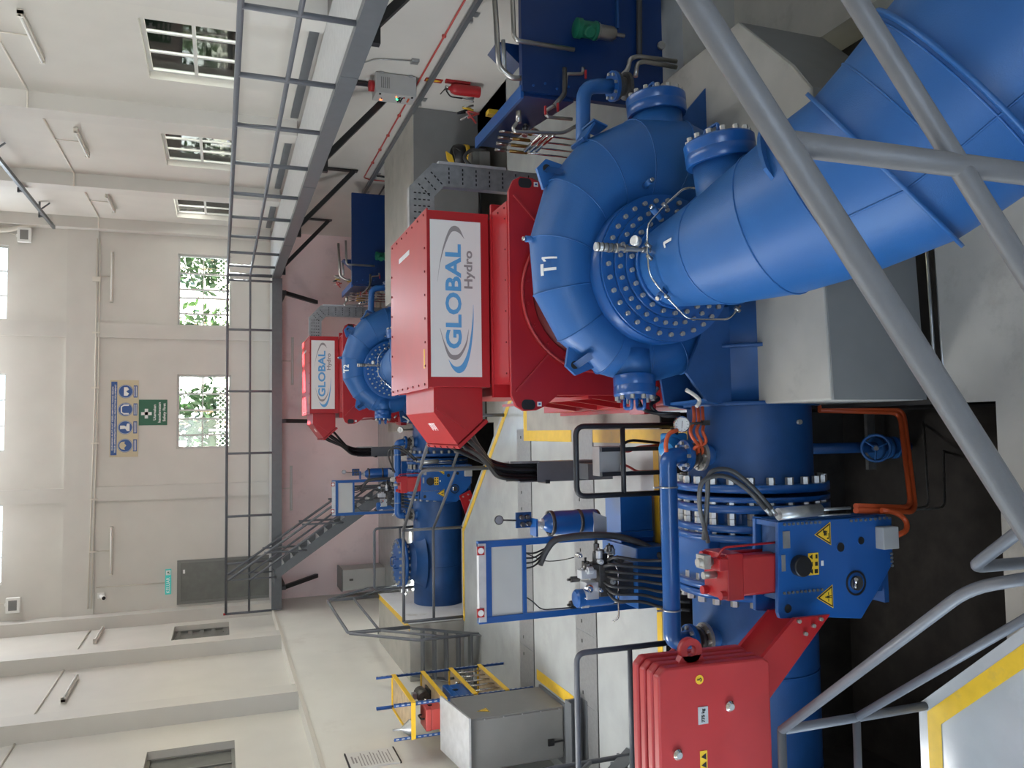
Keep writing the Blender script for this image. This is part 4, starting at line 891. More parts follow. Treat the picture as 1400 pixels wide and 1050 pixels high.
# blue cooling-water elbow with flanged joint
EL = thing('water_elbow', 'blue elbow pipe with grey flanged joint between the near turbine and the oil cooler', 'pipe', at(795, 190, y=6.2), second='blue elbow pipe with flanged joint beside the far turbine')
ez = [at(812, 215, y=6.15), at(803, 185, y=6.15), at(802, 128, y=6.15), at(828, 118, y=6.15)]
p_a = at(797, 195, y=6.2); p_b = at(797, 150, y=6.2); p_c = at(815, 121, y=6.2); p_d = at(834, 120, y=6.2)
M().tube([p_a + V((-.05, 0, -.1)), p_a, at(799, 118, y=6.2) + V((0, 0, .01)), at(836, 118, y=6.2)], .063, 18, fil=.16).build('elbow', 'blue', EL)
fdir = (at(836, 118, y=6.2) - at(805, 118, y=6.2)).normalized(); c = at(836, 118, y=6.2)
fo_ = M().lathe(c, fdir, [(.05, 0), (.13, 0), (.13, .03), (.06, .03)], 24).build('flange', 'blue_smooth', EL); bolt_circle(fo_, c, -fdir, .105, 8, .014, .02)
M().lathe(c + fdir * .03, fdir, [(.12, 0), (.12, .03), (.08, .04), (.085, .06), (.08, .09), (.12, .1), (.12, .13), (.0, .13)], 20).build('joint', 'dark_metal', EL)

# =================================================================== by-pass pipe over the penstock
BP = thing('bypass_pipe', 'bright blue bypass pipe running over the near valve', 'pipe', (-1.0, 5.66, .51), second='bright blue bypass pipe running over the far valve')
yb_ = 5.62; e1, e2 = at(969, 622, y=yb_), at(963, 873, y=yb_); zt_ = at(916, 740, y=yb_).z
def joint(c):
    z1 = c.z + .08; 
    M().cyl((c.x, yb_, .40), (c.x, yb_, .56), .085, n=20).build('stub', 'blue', BP)
    f_ = M().lathe((c.x, yb_, .555), (0, 0, 1), [(.05, 0), (.125, 0), (.125, .028), (.05, .028)], 24).build('steel_flange', 'bolt_metal', BP); bolt_circle(f_, (c.x, yb_, .583), (0, 0, 1), .1, 8, .015, .02)
    M().lathe((c.x, yb_, .583), (0, 0, 1), [(.07, 0), (.075, .02), (.1, .035), (.1, .05), (.075, .065), (.07, .085), (.115, .09), (.115, .105), (.06, .105)], 20).build('rubber_joint', 'dark_metal', BP)
    g_ = M().lathe((c.x, yb_, .688), (0, 0, 1), [(.05, 0), (.125, 0), (.125, .035), (.06, .035)], 24).build('flange', 'blue_smooth', BP); bolt_circle(g_, (c.x, yb_, .723), (0, 0, 1), .1, 8, .016, .022)
joint(e1); joint(e2)
M().tube([(e1.x, yb_, .71), (e1.x, yb_, zt_), (e2.x, yb_, zt_), (e2.x, yb_, .71)], .068, 18, fil=.17).build('pipe', 'blue_smooth', BP)
for X, Y in ((916, 666), (916, 834)): c = at(X, Y, y=yb_); M().ring((c.x - .006, yb_, zt_), (1, 0, 0), .068, .075, .012, 20).box(c.x - .006, c.x + .006, yb_ - .004, yb_ + .02, zt_ + .07, zt_ + .13).build('pipe_clamp', 'galv', BP)

# pressure gauge and orange conduits by the inlet
PG = thing('pressure_gauge', 'round white dial gauge on the near inlet pipe', 'gauge', at(944, 580, y=5.5), second='round dial gauge on the far inlet pipe')
c = at(932, 580, y=5.45); d = V((-.15, -.9, .35)).normalized()
M().lathe(c, d, [(0, -.02), (.062, -.02), (.062, .015), (.055, .018)], 26).build('gauge_case', 'chrome', PG); dl = M().cyl(c + d * .012, c + d * .015, .055, n=26).build('dial', 'white', PG)
u_, w_, _ = frame_of(d); M().obox(c + d * .0165, u_ * .03, w_ * .002, d * .001).build('needle', 'black', dl)
for i in range(9): a = -2.2 + i * .55; q = c + d * .0165 + (u_ * math.cos(a) + w_ * math.sin(a)) * .045; M().obox(q, (u_ * math.cos(a) + w_ * math.sin(a)) * .005, (w_ * math.cos(a) - u_ * math.sin(a)) * .0015, d * .0006).build('dial_mark', 'black', dl)
st = at(968, 578, y=5.5); M().cyl(c - V((0, -.02, .06)), (st.x, 5.50, st.z), .012, n=8).box(st.x - .02, st.x + .02, 5.47, 5.53, st.z - .0, st.z + .06).build('gauge_cock', 'dark_metal', PG)
for k in range(3):
    pts = [at(948 + 6 * k, 556, y=5.55), at(950 + 6 * k, 575 + 4 * k, y=5.5), at(942 + 9 * k, 590, y=5.45), at(952 + 8 * k, 606, y=5.45), at(962 - 8 * k, 612, y=5.5), at(958, 628, y=5.6)]
    o = M().tube(fillet(pts, .1), .014, 7).build('orange_conduit', 'orange'); tag(o, 'short orange flexible conduit looping by the near dial gauge', 'conduit', 'conduits at the near dial gauge')
p = [at(926, 588, y=5.4), at(914, 592, y=5.4), at(910, 606, y=5.4), at(911, 618, y=5.4)]
tag(M().tube(fillet(p, .08), .017, 8).build('orange_hose', 'orange'), 'orange hose between the dial gauge and the light blue actuator', 'hose')
p = [at(922, 880, y=yb_), at(921, 888, y=yb_), at(914, 895, y=yb_), at(922, 904, y=yb_ - .2), at(930, 912, y=yb_ - .4)]
tag(M().tube(fillet(p, .06), .016, 8).build('red_hose', 'red_pipe'), 'thin red hose hanging behind the red counterweight', 'hose')
AC = thing('actuator', 'light blue round motor actuator in the near black railing', 'actuator', at(935, 615, y=5.9))
c = at(908, 612, y=5.95); M().lathe(c + V((.0, 0, -.06)), (-.25, -.5, .8), [(0, -.1), (.07, -.1), (.09, -.02), (.095, .02), (.07, .08), (0, .1)], 22).build('motor_dome', 'blue_actuator', AC)
M().box(c.x - .02, c.x + .12, c.y - .02, c.y + .14, c.z - .22, c.z - .04).build('gear_case', 'blue_actuator', AC, bevel=.02)
c2 = at(925, 594, y=5.95); M().cyl(c2, c2 + V((.05, 0, .03)), .02, n=10).tube([c2 + V((.05, 0, -.05)), c2 + V((.05, 0, .06))], .008, 6).build('hand_lever', 'black', AC)
for k in range(2):
    pts = [at(866 + 28 * k, 541, y=5.8), at(872 + 30 * k, 545, y=5.75), at(878 + 8 * k, 560 - 6 * k, y=5.7), at(895 + 8 * k, 565 + 4 * k, y=5.7), at(930, 566 + 2 * k, y=5.6)]
    tag(M().tube(fillet(pts, .15), .016, 8).build('grease_hose', 'rubber'), 'black hose curving under the near spiral case', 'hose', 'black hoses under the near spiral case')
    q = at(862 + 30 * k, 540, y=5.8); M().cyl(q, q + V((.06, 0, -.05)), .018, n=8).build('hose_union', 'galv', T)
q = at(955, 540, y=5.5); M().tube([at(938, 533, y=5.45), at(950, 540, y=5.45), at(958, 548, y=5.45), at(952, 556, y=5.45)], .016, 8, fil=.05).build('drain_tube', 'pvc', T)

# =================================================================== hydraulic power unit
HU = thing('hydraulic_unit', 'blue hydraulic power unit with white panel and gas bottle beside the near pit', 'machine', (-1.35, 7.6, 0), second='blue hydraulic power unit with white panel beside the far pit')
hy = 7.25
def HP(X, Y, y=hy): return at(X, Y, y=y)
pR, pL = HP(653, 740).x, HP(653, 853).x; zt = HP(653, 800).z
def hb(n_, x0, x1, z0, z1, y0=hy - .03, y1=hy + .03): return M().box(x0, x1, y0, y1, z0, z1).build(n_, 'blue_smooth', HU, bevel=.003)
hb('post', pR - .06, pR, .1, zt); hb('post', pL, pL + .06, .1, zt)
z2, z3 = HP(667, 800).z, HP(716, 800).z
hb('crossbar', pL + .06, pR - .06, z2 - .03, z2 + .03); hb('crossbar', pL + .06, pR - .06, z3 - .02, z3 + .02)
M().box(pL + .06, pR - .06, hy - .01, hy + .012, z3 + .02, z2 - .03).build('panel', 'panel_grey', HU)
M().box(pL + .02, pR - .02, hy - .045, hy + .02, z2 + .03, zt - .0).build('top_ledge', 'galv_light', HU)
for Y in (753, 838):
    c = HP(657, Y, hy - .05); o = M().box(c.x - .04, c.x + .04, hy - .06, hy - .046, c.z - .035, c.z + .035).build('reflector_frame', 'red', HU); M().cyl((c.x, hy - .06, c.z), (c.x, hy - .066, c.z), .028, n=20).build('reflector', 'white', o)
ta, tb_ = HP(846, 855), HP(905, 742); tk = M().box(pL + .06, pR - .12, hy - .30, hy + .45, .10, .44).build('tank', 'blue_smooth', HU, bevel=.008)
M().box(pR - .12, pR + .36, hy + .06, hy + .40, .06, .42).build('bottle_shelf', 'blue_smooth', HU, bevel=.004)
M().box(pL + .02, pL + .08, hy - .3, hy + .4, .0, .14).box(pR - .2, pR - .14, hy - .3, hy + .4, 0, .14).build('skid', 'blue_smooth', HU)
b0 = HP(858, 709, 7.42); b1 = HP(742, 709, 7.42)
bt_ = M().lathe((b0.x, 7.42, .66), (0, 0, 1), [(0, 0), (.116, 0), (.116, b1.z - .80), (.10, b1.z - .74), (.08, b1.z - .69), (.05, b1.z - .66), (0, b1.z - .655)], 26).build('gas_bottle', 'blue_smooth', HU)
M().lathe((b0.x, 7.42, b1.z - .02), (0, 0, 1), [(0.05, 0), (.05, .04), (.025, .05), (.025, .12), (0, .12)], 14).build('bottle_neck', 'galv_light', bt_)
for z_ in (.82, 1.12): M().ring((b0.x, 7.42, z_), (0, 0, 1), .115, .123, .035, 26).box(b0.x - .14, b0.x - .1, 7.4, 7.44, z_, z_ + .035).build('bottle_strap', 'dark_metal', bt_)
M().cyl((b0.x, 7.42, .63), (b0.x, 7.42, .67), .112, n=26).build('bottle_foot', 'black', bt_)
M().prism([(b0.x + .1, 7.3, .72), (b0.x - .12, 7.3, .72), (b0.x - .12, 7.3, .58), (b0.x + .04, 7.3, .58)], (0, .02, 0)).build('bottle_bracket', 'galv_light', HU)
c = HP(716, 711, 7.45); M().box(c.x - .075, c.x + .075, 7.45, 7.47, c.z - .08, c.z + .08).build('gauge_plate', 'blue_dull', HU)
for dx, dz in ((.03, .03), (-.04, .02), (-.035, -.04), (.03, -.03)): M().cyl((c.x + dx, 7.45, c.z + dz), (c.x + dx, 7.40, c.z + dz), .022, n=12).build('gauge_valve', 'dark_metal', HU)
g = HP(682, 711, 7.45); M().cyl((g.x, 7.44, g.z), (g.x, 7.46, g.z), .045, n=20).cyl((g.x, 7.45, g.z), (c.x, 7.45, c.z + .08), .008, n=8).build('gauge', 'dark_metal', HU); M().cyl((g.x, 7.438, g.z), (g.x, 7.44, g.z), .038, n=20).build('gauge_face', 'galv', HU)
M().box(pR, c.x + .02, 7.30, 7.46, c.z - .09, c.z - .07).build('gauge_arm', 'blue_smooth', HU)
# valve manifold on the tank
rnd = random.Random(3); mc = HP(815, 790, hy - .1)
M().box(mc.x - .16, mc.x + .14, hy - .22, hy + .02, .44, .80).build('manifold', 'dark_metal', HU, bevel=.004)
M().box(mc.x - .18, mc.x - .02, hy - .2, hy - .05, .80, .93).build('solenoid', 'galv_light', HU, bevel=.006); M().box(mc.x + .02, mc.x + .10, hy - .22, hy - .12, .83, .99).build('solenoid', 'galv_light', HU, bevel=.006)
M().box(mc.x + .08, mc.x + .24, hy - .2, hy - .06, .70, .80).build('solenoid', 'black', HU, bevel=.006)
for i in range(36):
    p_ = V((mc.x + rnd.uniform(-.26, .28), hy + rnd.uniform(-.26, .02), rnd.uniform(.52, 1.0))); d = V(rnd.choice(((1, 0, 0), (0, -1, 0), (0, 0, 1)))) * rnd.uniform(.05, .1)
    M().cyl(p_, p_ + d, rnd.uniform(.02, .04), n=8, smooth=False).cyl(p_ + d, p_ + d * 1.4, .012, n=8).build('hydraulic_fitting', rnd.choice(('chrome', 'dark_metal', 'galv_light', 'dark_metal')), HU)
M().cyl((mc.x - .06, hy - .21, .9), (mc.x - .06, hy - .24, .9), .022, n=10).build('orange_knob', 'orange', HU)
m0 = HP(795, 829, hy - .1); M().lathe((pL + .17, hy - .1, .62), (0, 0, 1), [(0, 0), (.085, 0), (.085, .34), (.075, .37), (0, .37)], 20).build('motor', 'blue_smooth', HU)
M().lathe((pL + .17, hy - .1, .93), (0, 0, 1), [(.088, 0), (.088, .06), (.07, .08), (0, .08)], 20).build('motor_cowl', 'blue_smooth', HU)
for i in range(7):
    a = V((mc.x - .12 + .05 * i, hy - .24, .72 + .02 * (i % 3))); b = HP(906, 832 - 11 * i, hy - .5)
    pts = [a, a + V((.02 * (i - 3), -.14, .0)), V(((a.x + b.x) / 2, hy - .42, .45)), b, b + V((.02, -.25, -.14))]
    M().tube(fillet(pts, .25, 6), .015, 7).build('pressure_hose', 'hose_grey', HU)
pts = [HP(723, 838, hy + .0), HP(730, 820, hy), HP(745, 748, hy - .02), HP(760, 735, hy - .05), HP(830, 732, hy - .1), HP(880, 745, hy - .2), HP(908, 768, hy - .3)]
pts = [HP(738, 772, hy + .0), HP(745, 755, hy - .03), HP(758, 737, hy - .06), HP(800, 731, hy - .08), HP(845, 732, hy - .12), HP(885, 746, hy - .2), HP(912, 768, hy - .35)]
M().tube(fillet(pts, .3, 6), .032, 10).build('cable_conduit', 'hose_grey', HU)
for i in range(4): a = HP(717, 756 + 7 * i, hy); M().tube(fillet([a, HP(730, 757 + 6 * i, hy - .02), HP(745, 750 + 3 * i, hy - .03)], .1), .009, 6).build('signal_cable', 'black', HU)
pts = [HP(717, 815, hy), HP(728, 822, hy - .02), HP(740, 834, hy - .03), HP(855, 824, hy - .1)]; M().tube(fillet(pts, .1), .006, 6).build('signal_cable', 'black', HU)
pts = [HP(720, 757, hy), HP(745, 768, hy), HP(768, 766, hy - .1), HP(785, 762, hy - .15)]; M().tube(fillet(pts, .1), .005, 6).build('signal_cable', 'black', HU)
pts = [HP(838, 770, hy - .32), HP(845, 778, hy - .34), HP(846, 845, hy - .34), HP(838, 850, hy - .32)]; M().tube(pts, .009, 7, fil=.04).build('oil_line', 'chrome', HU)

# black guard railing and the junction box stand, gate valve in the pit (near unit only: hidden at the far one)
yr = 6.85
def RP(X, Y, y=yr): return at(X, Y, y=y)
GR = thing('guard_railing', 'black bent tube railing standing at the pit edge by the actuator', 'railing', RP(905, 630))
a, b = RP(787, 583), RP(787, 679); zr = a.z
M().tube([(a.x, yr, .02), (a.x, yr, zr), (b.x, yr, zr), (b.x, yr, .02)], .026, 12, fil=.09).build('hoop', 'rail_dark', GR)
m_ = RP(852, 630); M().cyl((a.x, yr, m_.z), (b.x, yr, m_.z), .024, n=12).build('midrail', 'rail_dark', GR)
JB = thing('junction_box', 'grey terminal box on two square posts beside the black railing', 'box', (-.22, 7.2, 0))
yj = 7.15; q = at(830, 628, y=yj); x0, x1 = at(830, 650, y=yj).x, at(830, 610, y=yj).x; zt_ = at(813, 630, y=yj).z; zb_ = at(842, 630, y=yj).z
M().box(x0, x1, yj - .10, yj + .05, zb_, zt_).build('box', 'box_grey', JB, bevel=.005)
for x in (x0 + .02, x1 - .03): M().box(x - .02, x + .02, yj - .14, yj - .10, .0, zt_ - .01).build('post', 'rail_dark', JB)
for k in range(2):
    x = x0 + .08 + k * .14; M().tube([(x + .04, yj - .04, zb_), (x, yj - .05, zb_ - .12), (x - .05 + .1 * k, yj - .05, zb_ - .2), (x - .05 + .12 * k, yj - .05, .04)], .012, 7, fil=.05).build('cable', 'red_pipe', JB)
M().tube([(x1 - .05, yj, zb_), (x1 + .06, yj, .4), (x1 + .02, yj, .05)], .014, 7, fil=.1).build('cable', 'black', JB)
GV = thing('gate_valve', 'blue gate valve with handwheel on a drain pipe in the dark pit', 'valve', at(1180, 612, y=6.3))
yg = 6.3; a, b = at(1120, 612, y=yg), at(1290, 612, y=yg)
h = at(1171, 612, y=yg); w = at(1215, 612, y=yg)
M().cyl((h.x, yg, at(1095, 612, y=yg).z), (h.x, yg, at(1290, 612, y=yg).z), .052, n=14).build('pipe', 'blue_dull', GV)
hw_ = V((h.x, yg - .25, h.z)); dd = V((-.1, -.75, .65)).normalized(); uu, ww, _ = frame_of(dd)
M().tube([hw_ + (uu * math.cos(t) + ww * math.sin(t)) * .125 for t in [2 * math.pi * i / 24 for i in range(24)]], .014, 8, closed=True).build('handwheel', 'blue', GV)
for i in range(3): t = i * 2.094; M().cyl(hw_, hw_ + (uu * math.cos(t) + ww * math.sin(t)) * .12, .010, n=6).build('spoke', 'blue', GV)
M().cyl(hw_ + dd * .02, hw_ - dd * .03, .022, n=10).build('hub', 'dark_metal', GV); M().cyl(hw_, V((w.x, yg, at(1195, 612, y=yg).z)), .03, n=10).build('bonnet', 'blue', GV)
for X in (1198, 1212, 1222): z_ = at(X, 612, y=yg).z; M().cyl((w.x, yg, z_ - .02), (w.x, yg, z_ + .02), .11, n=22).build('flange', 'blue', GV)
z_ = at(1228, 612, y=yg).z; M().cyl((w.x, yg, z_ - .06), (w.x, yg, z_ + .0), .06, n=14).build('pipe_band', 'galv', GV)
bk = thing('support_channel', 'grey slotted channel bracket behind the gate valve', 'bracket', at(1185, 600, y=6.6))
c0, c1 = at(1187, 562, y=6.6), at(1188, 642, y=6.6); M().box(c1.x, c0.x + .4, 6.58, 6.62, c0.z - .06, c0.z + .04).build('channel', 'galv', bk)
tag(M().tube([at(1120, 557, y=5.6), at(1235, 560, y=5.6), at(1252, 700, y=5.0), at(1170, 698, y=4.7)], .022, 8, fil=.12).build('orange_conduit', 'orange'), 'long orange conduit bending down into the pit, the outer of two', 'conduit', second=None)
tag(M().tube([at(1120, 561, y=5.6), at(1230, 564, y=5.6), at(1246, 694, y=5.0), at(1170, 692, y=4.75)], .022, 8, fil=.12).build('orange_conduit', 'orange'), 'long orange conduit bending down into the pit, the inner of two', 'conduit')
tag(M().tube([at(1205, 698, y=4.7), at(1225, 700, y=4.68), at(1240, 712, y=4.66), at(1240, 726, y=4.6), at(1226, 732, y=4.57)], .02, 8, fil=.06).build('orange_hose', 'orange'), 'short orange hose curling into the grey terminal box on the valve', 'hose')
tag(M().tube([at(1262, 558, y=6.2), at(1270, 692, y=5.6), at(1240, 697, y=5.4)], .010, 7, fil=.1).build('thin_conduit', 'galv'), 'thin grey conduit in the pit nearer the orange conduits', 'conduit')
tag(M().tube([at(1290, 600, y=6.0), at(1292, 694, y=5.4), at(1240, 698, y=5.3)], .010, 7, fil=.1).build('thin_conduit', 'galv'), 'thin grey conduit in the pit farther from the orange conduits', 'conduit')
# two bare rods lying in the trench before the machine block
for k, X in enumerate((1267, 1279)): tag(M().cyl(at(X, 335, z=-.66), at(X + 12, 520, z=-.66), .012, n=8).build('earthing_rod', 'galv'), 'bare rod lying in the trench, %s the machine block' % ('next to' if k == 0 else 'farther from'), 'rod')
# =================================================================== gallery along the right wall and the back wall
DZ = 2.95
GA = thing('gallery_deck', 'grey steel gallery running along the right and back walls', 'walkway', (4.7, 10, 2.75))
M().box(4.03, XR - .29, YF + .2, YB - .3, DZ - .03, DZ - .002).build('deck_plate', 'galv_light', GA)
M().box(-4.38, 4.03, 21.36, YB - .08, DZ - .03, DZ - .002).build('deck_plate', 'galv_light', GA)
for z0, z1, x0, x1 in ((2.76, 2.775, 3.95, 4.04), (2.775, 2.955, 3.95, 3.962), (2.955, 2.967, 3.95, 4.04)): M().box(x0, x1, YF + .2, 21.36, z0, z1).build('stringer', 'steel_grey', GA)
M().box(-4.42, 3.95, 21.28, 21.36, 2.72, 2.967).build('stringer', 'steel_grey', GA)
for y in (8.9, 13.2, 17.5): M().box(3.944, 3.95, y - .01, y + .55, 2.77, 2.955).build('splice_plate', 'steel_grey', GA)
for y0, y1 in ((6.4, 9.9), (10.7, 14.2), (15.0, 18.5), (19.3, 22.2)): M().box(XR - .05, XR - .012, y0, y1, DZ, DZ + .13).build('wall_channel', 'steel_grey', GA)
for y in (3.75, 8.1, 12.44, 16.8, 21.0):
    M().box(4.0, XR - .02, y, y + .09, 2.66, 2.76).build('cantilever', 'black', GA)
    M().beam((4.22, y + .045, 2.70), (XR - .03, y + .045, 1.58), .09, .11, (0, 1, 0)).build('brace', 'black', GA); M().box(XR - .035, XR - .012, y - .03, y + .12, 1.5, 2.75).build('wall_plate', 'black', GA) if y > 12 else None
for x in (3.6, .3, -3.9):
    M().box(x - .045, x + .045, 21.3, YB - .02, 2.62, 2.72).build('cantilever', 'black', GA)
    M().beam((x, 21.42, 2.66), (x, YB - .03, 1.7), .09, .10, (1, 0, 0)).build('brace', 'black', GA)
GR_ = thing('gallery_railing', 'grey tube railing with two rails on the edge of the steel gallery', 'railing', (4.0, 12, DZ))
rt, rm = 4.04, 3.50
M().tube([(4.0, YF + .3, rt), (4.0, 21.3, rt), (-4.42, 21.3, rt)], .034, 10, fil=.06).build('top_rail', 'rail_grey', GR_)
M().tube([(4.0, YF + .3, rm), (4.0, 21.3, rm), (-4.42, 21.3, rm)], .028, 10, fil=.06).build('mid_rail', 'rail_grey', GR_)
for y in (4.7, 6.2, 7.76, 9.3, 10.85, 12.42, 14.05, 15.6, 17.15, 18.7, 20.2, 21.28): M().cyl((4.0, y, DZ + .01), (4.0, y, rt), .031, n=10).build('baluster', 'rail_grey', GR_)
for x in (4.0 - .02, 4.15 - .3, 2.6, 1.05, -.5, -2.05, -3.2, -4.42): M().cyl((x, 21.3, DZ + .01), (x, 21.3, rt), .030, n=10).build('baluster', 'rail_grey', GR_)
M().cyl((-4.42, 21.3, 4.02), (-4.42, 21.3, 4.10), .03, n=10).build('post_cap', 'red', GR_)
# flight of stairs from the gallery down to the floor
ST = thing('staircase', 'steel staircase descending from the back gallery to the floor', 'stairs', (-1.5, 20.8, 0))
A0, A1 = V((-3.5, 0, 2.92)), V((-1.42, 0, 0.0)); sdir = (A1 - A0)
for y in (20.38, 21.18):
    M().prism([(A0.x - .02, y, A0.z), (A0.x + .22, y, A0.z), (A1.x + .22, y, A1.z), (A1.x - .12, y, A1.z)], (0, .012, 0)).build('stair_stringer', 'steel_grey', ST)
for i in range(1, 14):
    p = A0 + sdir * (i / 14); M().box(p.x - .03, p.x + .19, 20.392, 21.18, p.z - .0, p.z + .025).build('tread', 'galv_light' if i < 14 else 'steel_grey', ST)
M().box(A0.x - .2, A0.x + .1, 20.38, 21.28, 2.90, 2.95).build('landing_plate', 'steel_grey', ST)
for y in (20.36, 21.2):
    hr_ = [A0 + V((.05, y, 1.08)), A1 + V((.0, y, 1.0)), A1 + V((.0, y, .02))]
    o = M().tube(hr_, .030, 9, fil=.08).build('handrail', 'rail_grey', ST)
    M().tube([A0 + V((.02, y, .60)), A1 + V((-.04, y, .55))], .026, 9).build('handrail', 'rail_grey', ST)
    for t in (.25, .55, .8): p = A0.lerp(A1, t); M().cyl((p.x + .12, y, p.z), (p.x + .12, y, p.z + 1.0), .024, n=8).build('stair_post', 'rail_grey', ST)
    M().cyl(A0 + V((.05, y, 0)), A0 + V((.05, y, 1.08)), .018, n=8).build('stair_post', 'rail_grey', ST)

# =================================================================== rails round the sunken bays (one set per unit)
H1 = 1.10
def AD(t, z): p = V((-1.78, 4.02, z)); q = V((-.66, 2.62, z)); return p.lerp(q, t)
RA = thing('pit_railing', 'grey tube railing over the yellow edge line at the near pit', 'railing', (-1.78, 4.02, 0), second='grey tube railing in front of the far valve')
M().tube([(-3.40, 4.03, H1), (-1.78, 4.02, H1)], .027, 10).build('top_rail', 'rail_grey', RA)
M().tube([AD(0, H1), AD(.94, H1), AD(1.0, H1) + V((.02, -.18, -.0)), AD(1, 0) + V((.02, -.18, .0))], .027, 10, fil=.12).build('top_rail', 'rail_grey', RA)
M().tube([(-3.40, 4.03, .55), (-1.78, 4.02, .55)], .024, 10).build('mid_rail', 'rail_grey', RA); M().tube([AD(0, .55), AD(1.0, .55) + V((.02, -.16, 0))], .024, 10).build('mid_rail', 'rail_grey', RA)
for x in (-1.78, -3.40): M().cyl((x, 4.02, 0), (x, 4.02, H1), .027, n=10).build('post', 'rail_grey', RA)
RB_ = thing('pit_railing', 'bent end of a grey railing behind the thick foreground handrail', 'railing', (-.62, 2.66, 0), second='grey railing on the floor under the red hood')
e0 = V((-.63, 2.68, H1)); dgn = V((.62, -.78, 0)); 
M().tube([e0 + V((.0, -.06, -H1)), e0 + V((0, -.0, 0)), e0 + dgn * 1.4 + V((0, 0, 0))], .027, 10, fil=.05).build('top_rail', 'rail_grey', RB_)
M().tube([e0 + V((0, 0, -.55)), e0 + dgn * 1.4 + V((0, 0, -.55))], .024, 10).build('mid_rail', 'rail_grey', RB_); p = e0 + dgn * 1.38; M().cyl((p.x, p.y, 0), p, .027, n=10).build('post', 'rail_grey', RB_)
RC = thing('pit_railing', 'grey tube railing with rounded end behind the red counterweight', 'railing', (-2.07, 6.95, 0), second='grey tube railing with rounded end behind the far penstock')
M().tube([(-2.07, 6.93, .0), (-2.07, 6.93, H1), (-3.36, 6.93, H1), (-3.36, 6.93, 0.0)], .027, 10, fil=.09).build('top_rail', 'rail_grey', RC)
M().tube([(-2.07, 6.93, .55), (-3.36, 6.93, .55)], .024, 10).build('mid_rail', 'rail_grey', RC)
PRL = thing('plinth_railing', 'low grey railing on the plinth beside the near pit', 'railing', (-3.5, 5, 1.0), second='low grey railing over the yellow edge of the far plinth')
M().tube([(-3.5, 4.06, 1.0), (-3.5, 4.06, 2.08), (-3.5, 6.93, 2.08), (-3.5, 6.93, 1.0)], .027, 10, fil=.06).build('top_rail', 'rail_grey', PRL); M().tube([(-3.5, 4.06, 1.54), (-3.5, 6.93, 1.54)], .024, 10).build('mid_rail', 'rail_grey', PRL)
# steps down from each plinth, on the side away from the unit
def steps(name, label, second, y0, sgn):
    root = thing(name, label, 'stairs', (-3.95, y0, 0), second=second)
    for x in (-4.32, -3.50): M().prism([(x, y0, 1.0), (x, y0 + sgn * .16, 1.0), (x, y0 + sgn * 1.10, 0), (x, y0 + sgn * .86, 0)], (.012, 0, 0)).build('stair_stringer', 'steel_grey', root)
    for i in range(5): z = .83 - .166 * i; y = y0 + sgn * (.10 + .18 * i); M().box(-4.31, -3.50, min(y, y + sgn * .2), max(y, y + sgn * .2), z - .03, z).build('tread', 'steel_grey', root)
    M().tube([(-3.50, y0, 2.06), (-3.50, y0 + sgn * .92, 1.05), (-3.50, y0 + sgn * .92, 0)], .026, 10, fil=.05).build('handrail', 'rail_grey', root)
    M().tube([(-3.50, y0, 1.52), (-3.50, y0 + sgn * .92, .52)], .023, 10).build('handrail', 'rail_grey', root)
    M().cyl((-3.50, y0, .99), (-3.50, y0, 2.06), .026, n=10).build('stair_post', 'rail_grey', root)
    return root
steps('plinth_steps', 'grey steel steps with handrail going down behind the near plinth', 'grey steel steps with handrail on the back side of the far plinth', 7.0, 1)
steps('plinth_steps', 'grey steel steps with five treads in front of the far plinth', None, 4.0 + SP, -1)

# heavy handrail of the stairs the photograph is taken from
HRL = thing('stair_handrail', 'thick pale grey tube handrail crossing the near foreground', 'railing', (.47, 1.1, 2.0))
F0 = lambda X, Y, F: V((0, 0, EYE)) + (_R * (525 - Y) + _U * (700 - X) + _f * FPX) / FPX * F
a, b, c = F0(948, 0, 1.34), F0(1100, 240, 1.34), F0(1400, 712, 1.38)
j = a.lerp(c, .268); dv = (c - a).normalized()
M().tube([a - dv * 1.2, c + dv * .35], .0235, 20).build('top_rail', 'rail_near', HRL)
k0, k1 = F0(1190, 0, 1.78), F0(1400, 330, 1.74); dk = (k1 - k0).normalized()
low = V((j.x + .0, j.y, j.z)); zz = at(1310, 213, y=j.y)
dz_ = j.z - zz.z
M().tube([j + V((-.0, 0, -dz_)) - dv * 1.5, j + V((0, 0, -dz_)) + dv * 1.0], .0195, 18).build('mid_rail', 'rail_near', HRL)
M().cyl(j, j + V((0, 0, -1.3)), .0215, n=20).build('post', 'rail_near', HRL)

# =================================================================== services on the right wall
CBX = thing('control_box', 'light grey control box with lamps and red horn on the right wall', 'box', (5.3, 12.2, 1.35))
M().box(5.17, XR - .012, 12.02, 12.36, 1.36, 1.99).build('enclosure', 'box_grey', CBX, bevel=.006)
for i in range(5): M().box(5.25 + .0, 5.42, 12.012, 12.02, 1.78 + .03 * i, 1.79 + .03 * i).build('louvre', 'cabinet_side', CBX)
def cb(y, z, r, mt, nm): M().cyl((5.17, y, z), (5.155, y, z), r, n=12).build(nm, mt, CBX)
cb(12.27, 1.87, .02, 'lamp_red', 'lamp'); cb(12.22, 1.87, .012, 'dark_metal', 'switch'); cb(12.18, 1.63, .02, 'lamp_green', 'lamp')
for i in range(4): cb(12.12 + .05 * i, 1.60, .013, 'black', 'switch'); cb(12.12 + .05 * i, 1.565, .013, 'black', 'switch'); cb(12.10 + .06 * (i % 3), 1.66 - .04 * i, .012, ('lamp_red', 'black', 'black', 'red')[i], 'switch')
for i in range(3): cb(12.13 + .05 * i, 1.46, .016, 'orange', 'switch')
for z in (1.42, 1.92): cb(12.06, z, .018, 'black', 'lock')
